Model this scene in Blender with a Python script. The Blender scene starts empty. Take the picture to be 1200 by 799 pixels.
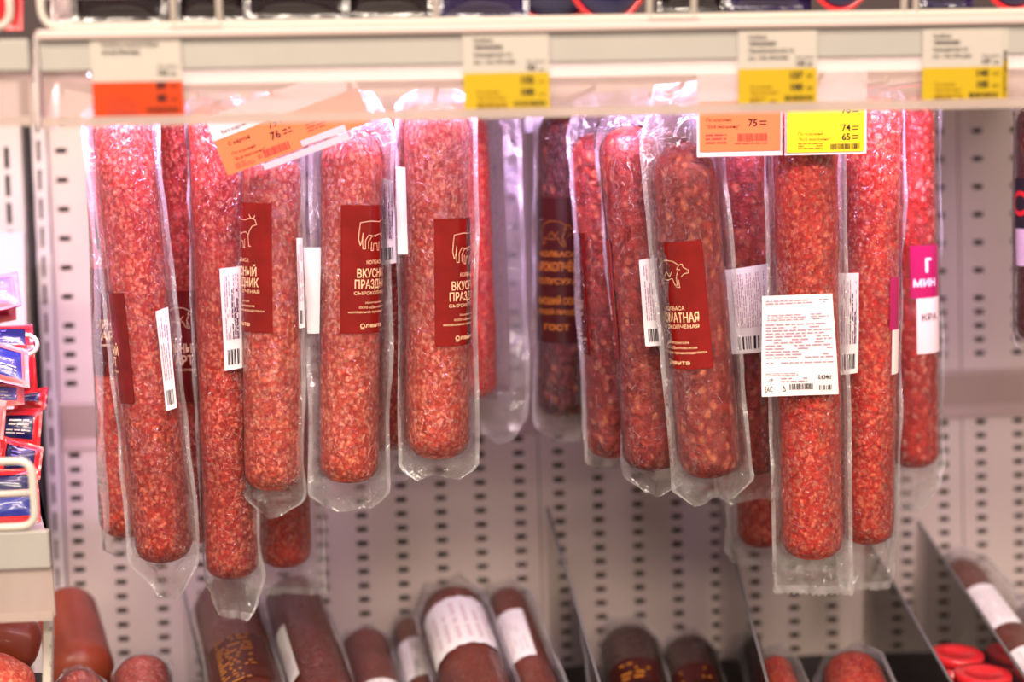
import bpy, math, random
from mathutils import Vector, Matrix, noise

# ------------------------------------------------------------------ camera, light, exposure
sc = bpy.context.scene
F = 1600.0                                   # focal length in pixels of the 1200x799 frame
CAM = Vector((0.0, 0.0, 1.45))
YAW, PITCH, ROLL = math.radians(4.0), math.radians(7.5), 0.023
fw = Vector((math.sin(YAW) * math.cos(PITCH), math.cos(YAW) * math.cos(PITCH), -math.sin(PITCH)))
rt0 = Vector((math.cos(YAW), -math.sin(YAW), 0.0))
up0 = rt0.cross(fw)
rt = rt0 * math.cos(ROLL) - up0 * math.sin(ROLL)
up = up0 * math.cos(ROLL) + rt0 * math.sin(ROLL)
camd = bpy.data.cameras.new('camera'); camo = bpy.data.objects.new('camera', camd)
sc.collection.objects.link(camo); sc.camera = camo
camo.matrix_world = Matrix(((rt.x, up.x, -fw.x, CAM.x), (rt.y, up.y, -fw.y, CAM.y), (rt.z, up.z, -fw.z, CAM.z), (0, 0, 0, 1)))
camd.sensor_width = 36.0; camd.lens = 48.0; camd.clip_start = 0.05
camd.dof.use_dof = True; camd.dof.focus_distance = 1.075; camd.dof.aperture_fstop = 2.3

w = bpy.data.worlds.new('store'); sc.world = w; w.use_nodes = True
bg = w.node_tree.nodes['Background']; bg.inputs[0].default_value = (1.0, 0.86, 0.76, 1); bg.inputs[1].default_value = 0.24

def area(name, loc, target, sx, sy, power, col, spread=180):
    l = bpy.data.lights.new(name, 'AREA'); l.shape = 'RECTANGLE'; l.size = sx; l.size_y = sy
    l.energy = power; l.color = col; l.spread = math.radians(spread)
    o = bpy.data.objects.new(name, l); sc.collection.objects.link(o); o.location = loc
    d = Vector(target) - Vector(loc); o.rotation_euler = d.to_track_quat('-Z', 'Y').to_euler()
    return o
# fluorescent rows on the store ceiling over the aisle
area('ceiling_lamp', (-0.5, -0.75, 3.0), (0.0, 0.9, 1.2), 2.6, 0.25, 66, (1.0, 0.83, 0.68))
area('ceiling_lamp', (0.3, -2.5, 3.0), (0.1, 1.2, 1.2), 3.0, 0.30, 66, (1.0, 0.83, 0.68))
vs = sc.view_settings
vs.view_transform = 'Standard'; vs.look = 'None'; vs.gamma = 1.0; vs.use_curve_mapping = False
vs.exposure = 0.5
sc.cycles.transparent_max_bounces = 40
sc.cycles.max_bounces = 10

# ------------------------------------------------------------------ pixel helpers
def ray(px, py):
    return (fw + rt * ((px - 600.0) / F) + up * ((399.5 - py) / F)).normalized()
def P(px, py, Y):
    d = ray(px, py); t = (Y - CAM.y) / d.y
    return CAM + d * t
LEAN = math.radians(4.8)
PV = Vector((0, math.sin(LEAN), math.cos(LEAN))); PN = Vector((0, -math.cos(LEAN), math.sin(LEAN)))
P0 = P(600, 330, 1.46)
def PP(px, py, off=0.0):
    d = ray(px, py); q = P0 + PN * off
    t = (q - CAM).dot(PN) / d.dot(PN)
    return CAM + d * t
def puv(p):
    d = p - P0; return d.x, d.dot(PV)
def pworld(u, v, off=0.0):
    return P0 + Vector((1, 0, 0)) * u + PV * v + PN * off

# ------------------------------------------------------------------ materials
MATS = {}
def mat(name):
    m = bpy.data.materials.new(name); m.use_nodes = True; MATS[name] = m
    nt = m.node_tree; return m, nt, nt.nodes['Principled BSDF']
def lin(c):
    return tuple(((x / 255.0) / 12.92 if x / 255.0 <= 0.04045 else ((x / 255.0 + 0.055) / 1.055) ** 2.4) for x in c) + (1.0,)
def simple(name, rgb, rough=0.5, spec=0.5, metal=0.0, coat=0.0, noise_amt=0.0, nscale=40.0, bump=0.0, emit=None):
    m, nt, b = mat(name)
    col = lin(rgb)
    b.inputs['Base Color'].default_value = col; b.inputs['Roughness'].default_value = rough
    b.inputs['Metallic'].default_value = metal; b.inputs['Specular IOR Level'].default_value = spec
    b.inputs['Coat Weight'].default_value = coat
    if emit:
        b.inputs['Emission Color'].default_value = emit[0]; b.inputs['Emission Strength'].default_value = emit[1]
    if noise_amt or bump:
        tc = nt.nodes.new('ShaderNodeTexCoord'); n = nt.nodes.new('ShaderNodeTexNoise')
        n.inputs['Scale'].default_value = nscale; n.inputs['Detail'].default_value = 4
        nt.links.new(tc.outputs['Object'], n.inputs['Vector'])
        if noise_amt:
            r = nt.nodes.new('ShaderNodeValToRGB')
            r.color_ramp.elements[0].position = 0.3; r.color_ramp.elements[1].position = 0.7
            r.color_ramp.elements[0].color = tuple(c * (1 - noise_amt) for c in col[:3]) + (1,)
            r.color_ramp.elements[1].color = tuple(min(1, c * (1 + noise_amt)) for c in col[:3]) + (1,)
            nt.links.new(n.outputs['Fac'], r.inputs[0]); nt.links.new(r.outputs[0], b.inputs['Base Color'])
        if bump:
            bn = nt.nodes.new('ShaderNodeBump'); bn.inputs['Strength'].default_value = bump; bn.inputs['Distance'].default_value = 0.002
            nt.links.new(n.outputs['Fac'], bn.inputs['Height']); nt.links.new(bn.outputs[0], b.inputs['Normal'])
    return m
simple('panel_white', (202, 186, 178), 0.42, 0.4, noise_amt=0.03, nscale=9)
simple('rail_shade_taupe', (168, 146, 138), 0.5, noise_amt=0.05, nscale=12)  # taupe includes the shade on the downturned rail front
simple('backing_dark', (70, 56, 58), 0.8)
simple('post_white', (200, 190, 188), 0.45, noise_amt=0.04, nscale=14)
simple('gap_black', (26, 22, 24), 0.7)
simple('lip_grey', (166, 162, 156), 0.5, noise_amt=0.035, nscale=22)
simple('lip_lit_edge', (212, 192, 188), 0.35)  # paler than the lip: light caught along its top is in the colour
simple('wire_white', (206, 198, 188), 0.3, 0.5)
simple('deck_dark', (46, 42, 42), 0.6)
simple('deck_white', (220, 210, 205), 0.5)
simple('steel', (190, 188, 190), 0.25, metal=1.0)
simple('paper', (224, 221, 220), 0.55, 0.3)
simple('paper_orange', (190, 62, 18), 0.6, 0.2)
simple('paper_peach', (240, 126, 76), 0.6, 0.2)
simple('card_paper_dim', (186, 179, 170), 0.6, 0.2)  # darker copy of paper, standing in for weaker light on the strip cards
simple('paper_yellow', (188, 158, 26), 0.6, 0.2)
simple('paper_lemon', (248, 224, 36), 0.6, 0.2)
simple('ink', (34, 26, 30), 0.6, 0.2)
simple('ink_soft', (170, 132, 156), 0.6, 0.2)
simple('ink_pale', (206, 192, 194), 0.6, 0.2)
simple('ink_red', (176, 66, 60), 0.6, 0.2)
simple('ink_brown', (112, 66, 20), 0.6, 0.2)
simple('label_red', (122, 14, 8), 0.22, 0.5, coat=0.5, noise_amt=0.12, nscale=90, bump=0.25)
simple('label_maroon', (98, 10, 10), 0.25, 0.5, coat=0.4, noise_amt=0.15, nscale=90, bump=0.25)
simple('label_brown', (58, 16, 14), 0.3, 0.5, coat=0.4)
simple('label_magenta', (176, 18, 84), 0.3, 0.5, coat=0.3)
simple('label_cream', (250, 226, 210), 0.4, 0.4)
simple('cream_print', (246, 206, 158), 0.4, 0.3)
simple('gold_print', (176, 112, 34), 0.35, 0.5)
simple('white_print', (250, 240, 240), 0.4)
simple('pack_blue', (34, 44, 132), 0.28, 0.6, coat=0.4, noise_amt=0.2, nscale=60, bump=0.3)
simple('pack_navy', (22, 24, 74), 0.28, 0.6, coat=0.4, noise_amt=0.2, nscale=60, bump=0.3)
simple('pack_lilac', (110, 104, 190), 0.28, 0.6, coat=0.4, noise_amt=0.15, nscale=60)
simple('pack_red', (206, 34, 42), 0.28, 0.6, coat=0.4)
simple('pack_pink', (232, 110, 110), 0.35, 0.5)
simple('pack_black', (30, 20, 24), 0.25, 0.6, coat=0.5, noise_amt=0.3, nscale=50, bump=0.5)
simple('pack_purple', (40, 28, 70), 0.25, 0.6, coat=0.5, noise_amt=0.3, nscale=50, bump=0.5)
simple('film_white', (206, 188, 192), 0.3, 0.5, coat=0.4, bump=0.4, nscale=60)
simple('light_tube', (255, 240, 240), 0.5, emit=((1.0, 0.80, 0.70, 1), 1.5))
simple('tube_cap', (230, 220, 215), 0.4)
simple('clip_metal', (170, 165, 165), 0.3, metal=1.0)

def salami(name, reds, fat, fat_amt, scale, rough=0.40, bump=0.75, stretch=0.75):
    m, nt, b = mat(name); N = nt.nodes.new; L = nt.links.new
    tc = N('ShaderNodeTexCoord'); oi = N('ShaderNodeObjectInfo')
    add = N('ShaderNodeVectorMath'); add.operation = 'MULTIPLY_ADD'
    mul = N('ShaderNodeVectorMath'); mul.operation = 'SCALE'; mul.inputs[0].default_value = (3.1, 5.7, 4.3)
    L(oi.outputs['Random'], mul.inputs['Scale'])
    add.inputs[1].default_value = (1, 1, stretch)
    L(tc.outputs['Object'], add.inputs[0]); L(mul.outputs[0], add.inputs[2])
    dn = N('ShaderNodeTexNoise'); dn.inputs['Scale'].default_value = scale * 0.8; dn.inputs['Detail'].default_value = 2
    L(add.outputs[0], dn.inputs['Vector'])
    dm = N('ShaderNodeVectorMath'); dm.operation = 'MULTIPLY_ADD'; dm.inputs[1].default_value = (0.0045,) * 3
    L(dn.outputs['Color'], dm.inputs[0]); L(add.outputs[0], dm.inputs[2])
    vo = N('ShaderNodeTexVoronoi'); vo.inputs['Scale'].default_value = scale; L(dm.outputs[0], vo.inputs['Vector'])
    sep = N('ShaderNodeSeparateColor'); L(vo.outputs['Color'], sep.inputs[0])
    rr = N('ShaderNodeValToRGB'); e = rr.color_ramp.elements
    e[0].position = 0.0; e[0].color = lin(reds[0]); e[1].position = 1.0; e[1].color = lin(reds[1])
    L(sep.outputs[0], rr.inputs[0])
    pick = N('ShaderNodeMapRange'); pick.inputs[1].default_value = 1.0 - fat_amt; pick.inputs[2].default_value = 1.0 - fat_amt + 0.12
    L(sep.outputs[1], pick.inputs[0])
    rnd = N('ShaderNodeMapRange'); rnd.inputs[1].default_value = 0.72; rnd.inputs[2].default_value = 0.22; rnd.inputs[3].default_value = 0.0; rnd.inputs[4].default_value = 1.0
    L(vo.outputs['Distance'], rnd.inputs[0])
    fm = N('ShaderNodeMath'); fm.operation = 'MULTIPLY'; L(pick.outputs[0], fm.inputs[0]); L(rnd.outputs[0], fm.inputs[1])
    fx = N('ShaderNodeMix'); fx.data_type = 'RGBA'; L(fm.outputs[0], fx.inputs['Factor']); L(rr.outputs[0], fx.inputs[6]); fx.inputs[7].default_value = lin(fat)
    # larger tone drift along the stick
    bn = N('ShaderNodeTexNoise'); bn.inputs['Scale'].default_value = 14; bn.inputs['Detail'].default_value = 3; L(add.outputs[0], bn.inputs['Vector'])
    mr = N('ShaderNodeMapRange'); mr.inputs[1].default_value = 0.3; mr.inputs[2].default_value = 0.7; mr.inputs[3].default_value = 0.8; mr.inputs[4].default_value = 1.15
    L(bn.outputs['Fac'], mr.inputs[0])
    mx = N('ShaderNodeVectorMath'); mx.operation = 'SCALE'; L(fx.outputs[2], mx.inputs[0]); L(mr.outputs[0], mx.inputs['Scale'])
    L(mx.outputs[0], b.inputs['Base Color'])
    # wrinkled casing
    wn = N('ShaderNodeTexNoise'); wn.inputs['Scale'].default_value = scale * 0.9; wn.inputs['Detail'].default_value = 4; wn.inputs['Roughness'].default_value = 0.6
    L(add.outputs[0], wn.inputs['Vector'])
    ma = N('ShaderNodeMath'); ma.operation = 'MULTIPLY_ADD'; ma.inputs[1].default_value = -0.18
    L(vo.outputs['Distance'], ma.inputs[0]); L(wn.outputs['Fac'], ma.inputs[2])
    bp = N('ShaderNodeBump'); bp.inputs['Strength'].default_value = bump; bp.inputs['Distance'].default_value = 0.0026
    L(ma.outputs[0], bp.inputs['Height']); L(bp.outputs[0], b.inputs['Normal'])
    b.inputs['Roughness'].default_value = rough; b.inputs['Specular IOR Level'].default_value = 0.55
    b.inputs['Coat Weight'].default_value = 0.6; b.inputs['Coat Roughness'].default_value = 0.06
    cb = N('ShaderNodeBump'); cb.inputs['Strength'].default_value = 1.0; cb.inputs['Distance'].default_value = 0.006
    L(wn.outputs['Fac'], cb.inputs['Height']); L(cb.outputs[0], b.inputs['Coat Normal'])
    b.inputs['Subsurface Weight'].default_value = 0.0
    return m
salami('salami_red', ((190, 32, 14), (216, 60, 34)), (242, 132, 96), 0.60, 360)
salami('salami_pale', ((204, 56, 34), (228, 90, 62)), (248, 158, 122), 0.62, 360)
salami('salami_bright', ((214, 34, 14), (238, 64, 32)), (252, 138, 94), 0.60, 360)
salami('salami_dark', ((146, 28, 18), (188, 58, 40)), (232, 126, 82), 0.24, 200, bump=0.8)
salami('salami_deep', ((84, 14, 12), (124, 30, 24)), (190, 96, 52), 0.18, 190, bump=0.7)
salami('salami_coarse', ((200, 30, 16), (226, 62, 44)), (252, 164, 134), 0.3, 210, bump=0.7)
simple('sausage_brown', (140, 58, 37), 0.4, 0.5, noise_amt=0.18, nscale=30, bump=0.5)
simple('sausage_dark', (72, 27, 21), 0.35, 0.5, noise_amt=0.2, nscale=30, bump=0.5)
simple('sausage_tan', (128, 54, 33), 0.35, 0.5, coat=0.3, noise_amt=0.12, nscale=20)

def film(name, haze, tint=(1, 1, 1, 1), rough=0.10, bumpd=0.0012, bscale=110, gl=1.0, base=0.03, hue=(0.9, 0.88, 0.88, 1)):
    m = bpy.data.materials.new(name); m.use_nodes = True; MATS[name] = m
    nt = m.node_tree; nt.nodes.clear(); N = nt.nodes.new; L = nt.links.new
    out = N('ShaderNodeOutputMaterial'); tr = N('ShaderNodeBsdfTransparent'); tr.inputs[0].default_value = tint
    g = N('ShaderNodeBsdfGlossy'); g.inputs['Roughness'].default_value = rough
    df = N('ShaderNodeBsdfDiffuse'); df.inputs[0].default_value = hue
    tl = N('ShaderNodeBsdfTranslucent'); tl.inputs[0].default_value = hue
    mh = N('ShaderNodeMixShader'); mh.inputs[0].default_value = 0.45; L(df.outputs[0], mh.inputs[1]); L(tl.outputs[0], mh.inputs[2])
    m1 = N('ShaderNodeMixShader'); m1.inputs[0].default_value = haze; L(tr.outputs[0], m1.inputs[1]); L(mh.outputs[0], m1.inputs[2])
    fr = N('ShaderNodeFresnel'); fr.inputs[0].default_value = 1.4
    fm = N('ShaderNodeMath'); fm.operation = 'MULTIPLY_ADD'; fm.inputs[1].default_value = gl; fm.inputs[2].default_value = base; fm.use_clamp = True
    L(fr.outputs[0], fm.inputs[0])
    m2 = N('ShaderNodeMixShader'); L(fm.outputs[0], m2.inputs[0]); L(m1.outputs[0], m2.inputs[1]); L(g.outputs[0], m2.inputs[2])
    if bumpd:
        tc = N('ShaderNodeTexCoord'); n = N('ShaderNodeTexNoise'); n.inputs['Scale'].default_value = bscale; n.inputs['Detail'].default_value = 3
        n.inputs['Distortion'].default_value = 1.5
        L(tc.outputs['Object'], n.inputs['Vector'])
        bp = N('ShaderNodeBump'); bp.inputs['Distance'].default_value = bumpd; bp.inputs['Strength'].default_value = 1.0
        L(n.outputs['Fac'], bp.inputs['Height']); L(bp.outputs[0], g.inputs['Normal']); L(bp.outputs[0], fr.inputs['Normal'])
    L(m2.outputs[0], out.inputs[0])
    return m
film('bag_film', 0.004, bumpd=0.009, bscale=130, rough=0.06, base=0.03, gl=0.9)
film('bag_flange', 0.11, bumpd=0.004, bscale=60, base=0.09)
film('bag_seal', 0.26, base=0.05, bumpd=0.002)
film('bag_milky', 0.42, base=0.05)
film('strip_film', 0.44, rough=0.25, bumpd=0, base=0.02, hue=(0.78, 0.62, 0.57, 1))  # peach hue stands in for LED light bounced off the sausages; edge below too
film('strip_edge', 0.75, rough=0.2, bumpd=0, base=0.05, hue=(0.80, 0.67, 0.61, 1))
film('acrylic', 0.05, tint=(0.80, 0.75, 0.71, 1), rough=0.04, bumpd=0, gl=1.3, base=0.10)
film('acrylic_edge', 0.25, tint=(0.10, 0.08, 0.10, 1), rough=0.1, bumpd=0, base=0.02)

# ------------------------------------------------------------------ object helpers
COL = sc.collection
MW = {}                                        # world matrix of each Empty
def thing(name, label, cat, M=None, group=None, kind=None):
    o = bpy.data.objects.new(name, None); COL.objects.link(o); o.empty_display_size = 0.02
    M = M or Matrix.Identity(4); o.matrix_world = M; MW[o.name] = M.copy()
    o['label'] = label; o['category'] = cat
    if group: o['group'] = group
    if kind: o['kind'] = kind
    return o
def mesh(name, verts, faces, material, parent=None, smooth=False, world=True):
    me = bpy.data.meshes.new(name)
    if parent is not None and world:
        root = parent
        inv = MW[root.name].inverted() if root.name in MW else MW[root['_root']].inverted()
        verts = [inv @ Vector(v) for v in verts]
    me.from_pydata([tuple(v) for v in verts], [], faces); me.update()
    if smooth: me.polygons.foreach_set('use_smooth', [True] * len(me.polygons))
    me.materials.append(MATS[material])
    o = bpy.data.objects.new(name, me); COL.objects.link(o)
    if parent is not None:
        o.parent = parent
        o['_root'] = parent.name if parent.name in MW else parent['_root']
    return o
def recalc(o):
    import bmesh
    bm = bmesh.new(); bm.from_mesh(o.data); bmesh.ops.recalc_face_normals(bm, faces=bm.faces); bm.to_mesh(o.data); bm.free()
def tag(o, label, cat, group=None, kind=None):
    o['label'] = label; o['category'] = cat
    if group: o['group'] = group
    if kind: o['kind'] = kind
    return o
BF = [(0, 1, 2, 3), (7, 6, 5, 4), (0, 4, 5, 1), (1, 5, 6, 2), (2, 6, 7, 3), (3, 7, 4, 0)]
def slab(name, quad, thick, material, parent=None, bevel=0.0):
    """A plate from four world corners, extruded by the vector thick."""
    q = [Vector(p) for p in quad]; t = Vector(thick)
    o = mesh(name, q + [p + t for p in q], BF, material, parent); recalc(o)
    if bevel:
        b = o.modifiers.new('bevel', 'BEVEL'); b.width = bevel; b.segments = 2
    return o
def box(name, a, b, material, parent=None, bevel=0.0):
    x0, y0, z0 = a; x1, y1, z1 = b
    return slab(name, [(x0, y0, z0), (x1, y0, z0), (x1, y0, z1), (x0, y0, z1)], (0, y1 - y0, 0), material, parent, bevel)
def tube(name, pts, r, material, parent=None, n=10):
    pts = [Vector(p) for p in pts]; V = []; Fc = []
    u = None
    for i, p in enumerate(pts):
        t = (pts[min(i + 1, len(pts) - 1)] - pts[max(i - 1, 0)]).normalized()
        if u is None:
            a = Vector((0, 0, 1)) if abs(t.z) < 0.9 else Vector((1, 0, 0)); u = t.cross(a).normalized()
        else:
            u = (u - t * u.dot(t)).normalized()
        v = t.cross(u)
        V += [p + (u * math.cos(2 * math.pi * k / n) + v * math.sin(2 * math.pi * k / n)) * r for k in range(n)]
    for i in range(len(pts) - 1):
        for k in range(n):
            Fc.append((i * n + k, i * n + (k + 1) % n, (i + 1) * n + (k + 1) % n, (i + 1) * n + k))
    Fc.append(tuple(range(n))[::-1]); Fc.append(tuple((len(pts) - 1) * n + k for k in range(n)))
    o = mesh(name, V, Fc, material, parent, smooth=True); recalc(o); return o
def perforated(name, us, vs_, holes, W, thick, material, parent=None):
    """Plate on grid lines us x vs_ with the cells in holes left open; W maps (u, v, off) to the world."""
    V = []; idx = {}
    nu, nv = len(us), len(vs_)
    for j in range(nv):
        for i in range(nu):
            V.append(W(us[i], vs_[j], 0)); 
    nb = len(V)
    V += [W(us[i], vs_[j], -thick) for j in range(nv) for i in range(nu)]
    Fc = []
    g = lambda i, j: j * nu + i
    for j in range(nv - 1):
        for i in range(nu - 1):
            if (i, j) in holes:
                for (a, b) in (((i, j), (i + 1, j)), ((i + 1, j), (i + 1, j + 1)), ((i + 1, j + 1), (i, j + 1)), ((i, j + 1), (i, j))):
                    Fc.append((g(*a), g(*b), nb + g(*b), nb + g(*a)))
            else:
                Fc.append((g(i, j), g(i + 1, j), g(i + 1, j + 1), g(i, j + 1)))
    for i in range(nu - 1):
        for j in (0, nv - 1): Fc.append((g(i, j), g(i + 1, j), nb + g(i + 1, j), nb + g(i, j)))
    for j in range(nv - 1):
        for i in (0, nu - 1): Fc.append((g(i, j), g(i, j + 1), nb + g(i, j + 1), nb + g(i, j)))
    return mesh(name, V, Fc, material, parent)

# ------------------------------------------------------------------ lettering
_tc = {}
def text2d(s, bold=0.0):
    """Outline mesh of a line of text, cap height about 0.73, as (verts, faces, width)."""
    k = (s, bold)
    if k not in _tc:
        c = bpy.data.curves.new('line', 'FONT'); c.body = s; c.resolution_u = 2; c.offset = bold; c.fill_mode = 'FRONT'
        o = bpy.data.objects.new('line', c); COL.objects.link(o)
        dg = bpy.context.evaluated_depsgraph_get(); dg.update()
        m = bpy.data.meshes.new_from_object(o.evaluated_get(dg))
        v = [(a.co.x, a.co.y) for a in m.vertices]; f = [tuple(p.vertices) for p in m.polygons]
        x0 = min((a[0] for a in v), default=0); x1 = max((a[0] for a in v), default=1)
        _tc[k] = ([(a[0] - x0, a[1]) for a in v], f, x1 - x0)
        bpy.data.objects.remove(o); bpy.data.curves.remove(c); bpy.data.meshes.remove(m)
    return _tc[k]
class Print:
    """Flat print collected in a 2-D frame: lines of text, bars, strokes."""
    def __init__(s): s.v = []; s.f = []
    def text(s, t, x, y, h, w=None, align='l', bold=0.0, sx=1.0):
        v, f, tw = text2d(t, bold); k = h / 0.73; kx = (w / tw) if w else k * sx
        ox = x - (tw * kx if align == 'r' else tw * kx / 2 if align == 'c' else 0)
        n = len(s.v); s.v += [(ox + a * kx, y + b * k) for a, b in v]; s.f += [tuple(i + n for i in q) for q in f]
    def bar(s, x0, y0, x1, y1):
        n = len(s.v); s.v += [(x0, y0), (x1, y0), (x1, y1), (x0, y1)]; s.f.append((n, n + 1, n + 2, n + 3))
    def barcode(s, x0, y0, x1, y1, n=22, seed=1):
        r = random.Random(seed); ws = [r.choice((1, 1, 2, 3)) for _ in range(n * 2)]; t = (x1 - x0) / sum(ws); x = x0
        for i, q in enumerate(ws):
            if i % 2 == 0: s.bar(x, y0, x + q * t, y1)
            x += q * t
    def fine(s, x0, y0, x1, y1, rows, seed=1, fill=0.85, vertical=False):
        """Print too small to read: broken rules."""
        r = random.Random(seed); 
        L0, L1, M0, M1 = (x0, x1, y0, y1) if not vertical else (y0, y1, x0, x1)
        p = (M1 - M0) / rows
        for i in range(rows):
            m = M0 + (i + 0.3) * p; x = L0; end = L1 if r.random() < 0.75 else L0 + (L1 - L0) * r.uniform(0.45, 0.9)
            while x < end:
                l = min(r.uniform(0.8, 3.4) * p, end - x)
                if r.random() < fill:
                    if vertical: s.bar(m, x, m + p * 0.42, x + l)
                    else: s.bar(x, m, x + l, m + p * 0.42)
                x += l + p * 0.45
    def stroke(s, pts, wd):
        for (ax, ay), (bx, by) in zip(pts[:-1], pts[1:]):
            dx, dy = bx - ax, by - ay; l = math.hypot(dx, dy) or 1; nx, ny = -dy / l * wd / 2, dx / l * wd / 2
            ex, ey = dx / l * wd * 0.3, dy / l * wd * 0.3
            n = len(s.v); s.v += [(ax + nx - ex, ay + ny - ey), (ax - nx - ex, ay - ny - ey), (bx - nx + ex, by - ny + ey), (bx + nx + ex, by + ny + ey)]
            s.f.append((n, n + 1, n + 2, n + 3))
    def put(s, fn, material, parent, name='lettering'):
        if not s.v: return None
        return mesh(name, [fn(x, y) for x, y in s.v], s.f, material, parent)

# ------------------------------------------------------------------ store floor
simple('floor_tile', (176, 160, 146), 0.5, noise_amt=0.05, nscale=6)
fl = mesh('floor', [(-3, -3, 0), (3, -3, 0), (3, 1.8, 0), (-3, 1.8, 0)], [(0, 1, 2, 3)], 'floor_tile')
tag(fl, 'beige store floor in front of the chiller', 'floor', kind='structure')
# ------------------------------------------------------------------ the back wall with its punched panels
pitch_u = (puv(PP(1107, 610))[0] - puv(PP(95, 700))[0]) / 22.0
c0 = puv(PP(564, 615))[0]
v_a = puv(PP(557, 166))[1]                      # first open row
pitch_v = (v_a - puv(PP(557, 367))[1]) / 6.0
v_ledge_top = puv(PP(600, 452))[1]; v_ledge_bot = puv(PP(600, 506))[1]
v_top = puv(PP(600, 60))[1]; v_bot = puv(PP(600, 840))[1]
HW, HH = 0.0058, 0.0027
wall = mesh('wall_back', [pworld(-0.75, v_bot - 0.1, -0.03), pworld(1.0, v_bot - 0.1, -0.03), pworld(1.0, v_top + 0.2, -0.03), pworld(-0.75, v_top + 0.2, -0.03)], [(0, 1, 2, 3)], 'backing_dark')
tag(wall, 'dark inner back wall of the chiller behind punched white panels', 'wall', kind='structure')
rows_up = [v_a + pitch_v * k for k in (2, 1)] + [v_a - pitch_v * k for k in range(7)]
v = rows_up[-1] - pitch_v / 2
while v > v_ledge_top + 0.006: rows_up.append(v); v -= pitch_v / 2
v_c = puv(PP(95, 550))[1]
rows_lo = []; v = v_c + 2 * pitch_v / 2
while v > v_bot: rows_lo.append(v); v -= pitch_v / 2
def panel(cols, u0, u1, rows, vb, vt):
    us = [u0]; hc = []
    for c in cols: us += [c - HW, c + HW]; hc.append(len(us) - 2)
    us.append(u1)
    vv = [vb]; hr = []
    for r in sorted(rows):
        if vb + HH < r < vt - HH: vv += [r - HH, r + HH]; hr.append(len(vv) - 2)
    vv.append(vt)
    o = perforated('panel', us, vv, {(i, j) for i in hc for j in hr}, pworld, 0.0015, 'panel_white', wall)
    return o
wall['_root'] = 'wall_back'; MW['wall_back'] = Matrix.Identity(4)
for a, b in ((-10, 1), (2, 12), (13, 18)):
    cols = [c0 + pitch_u * k for k in range(a, b + 1)]
    u0, u1 = cols[0] - pitch_u / 2 + 0.0006, cols[-1] + pitch_u / 2 - 0.0006
    if a == -10: u0 = cols[0] - 0.022
    panel(cols, u0, u1, rows_up, v_ledge_top, v_top)
    panel(cols, u0, u1, rows_lo, v_bot, v_ledge_bot)
# the step between the panels: a folded rail
ul, ur = c0 - 10 * pitch_u - 0.022, 1.0
prof = [(v_ledge_top, 0.0), (v_ledge_top + 0.001, 0.004), (v_ledge_top - 0.004, 0.006), (v_ledge_bot + 0.01, -0.004), (v_ledge_bot, 0.002), (v_ledge_bot - 0.003, 0.002), (v_ledge_bot - 0.003, -0.01), (v_ledge_top, -0.01)]
V = [pworld(u, a, b) for u in (ul, ur) for a, b in prof]; n = len(prof)
o = mesh('ledge_rail', V, [(i, (i + 1) % n, n + (i + 1) % n, n + i) for i in range(n)] + [tuple(range(n)), tuple(range(n, 2 * n))], 'rail_shade_taupe', wall); recalc(o)

gq = [PP(29, 95, -0.012), PP(48, 95, -0.012), PP(70, 830, -0.012), PP(50, 830, -0.012)]
slab('gap_shade', gq, PN * -0.004, 'gap_black', wall)  # black slab standing in for the shade in the gap between the uprights

# ------------------------------------------------------------------ slotted uprights between the two bays
def upright(label, pxl, pxr, pys, off, slot_w, cols_px, ytop, ybot, pitch_px, first_px, slot_h_px):
    a, b = puv(PP(pxl, 300, off))[0], puv(PP(pxr, 300, off))[0]
    cu_ = puv(PP(cols_px, 300, off))[0]
    W = lambda u, v, o2: pworld(u, v, off + o2)
    vt, vb = puv(PP(50, ytop, off))[1], puv(PP(50, ybot, off))[1]
    f0 = puv(PP(50, first_px, off))[1]; pv = f0 - puv(PP(50, first_px + pitch_px, off))[1]; sh = pv * slot_h_px / pitch_px
    rows = []; v = f0
    while v > vb + sh: rows.append(v); v -= pv
    vv = [vb]; hr = []
    for r in sorted(rows):
        if r + sh / 2 < vt: vv += [r - sh / 2, r + sh / 2]; hr.append(len(vv) - 2)
    vv.append(vt)
    us = [a, cu_ - slot_w / 2, cu_ + slot_w / 2, b]
    t = thing('upright_post', label, 'upright post', Matrix.Translation(W((a + b) / 2, vb, 0)))
    perforated('face', us, vv, {(1, j) for j in hr}, W, 0.002, 'post_white', t)
    slab('slot_shade', [W(a, vb, -0.012), W(b, vb, -0.012), W(b, vt, -0.012), W(a, vt, -0.012)], PN * -0.002, 'gap_black', t)  # black sheet standing in for the shade inside the slots
    for u in (a, b):
        s = -1 if u == b else 1
        slab('flange', [W(u, vb, 0), W(u, vt, 0), W(u, vt, -0.026), W(u, vb, -0.026)], Vector((0.0018 * s, 0, 0)), 'post_white', t)
    return t
upright('white slotted upright with long dark slots beside the panel behind the salami', 43, 61, None, 0.006, 0.0042, 51, 95, 830, 33.9, 143, 24)
upright('white slotted upright of the next bay behind the blue sachets', -6, 32, None, 0.004, 0.0050, 13, 95, 830, 32.5, 184, 25)

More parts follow.
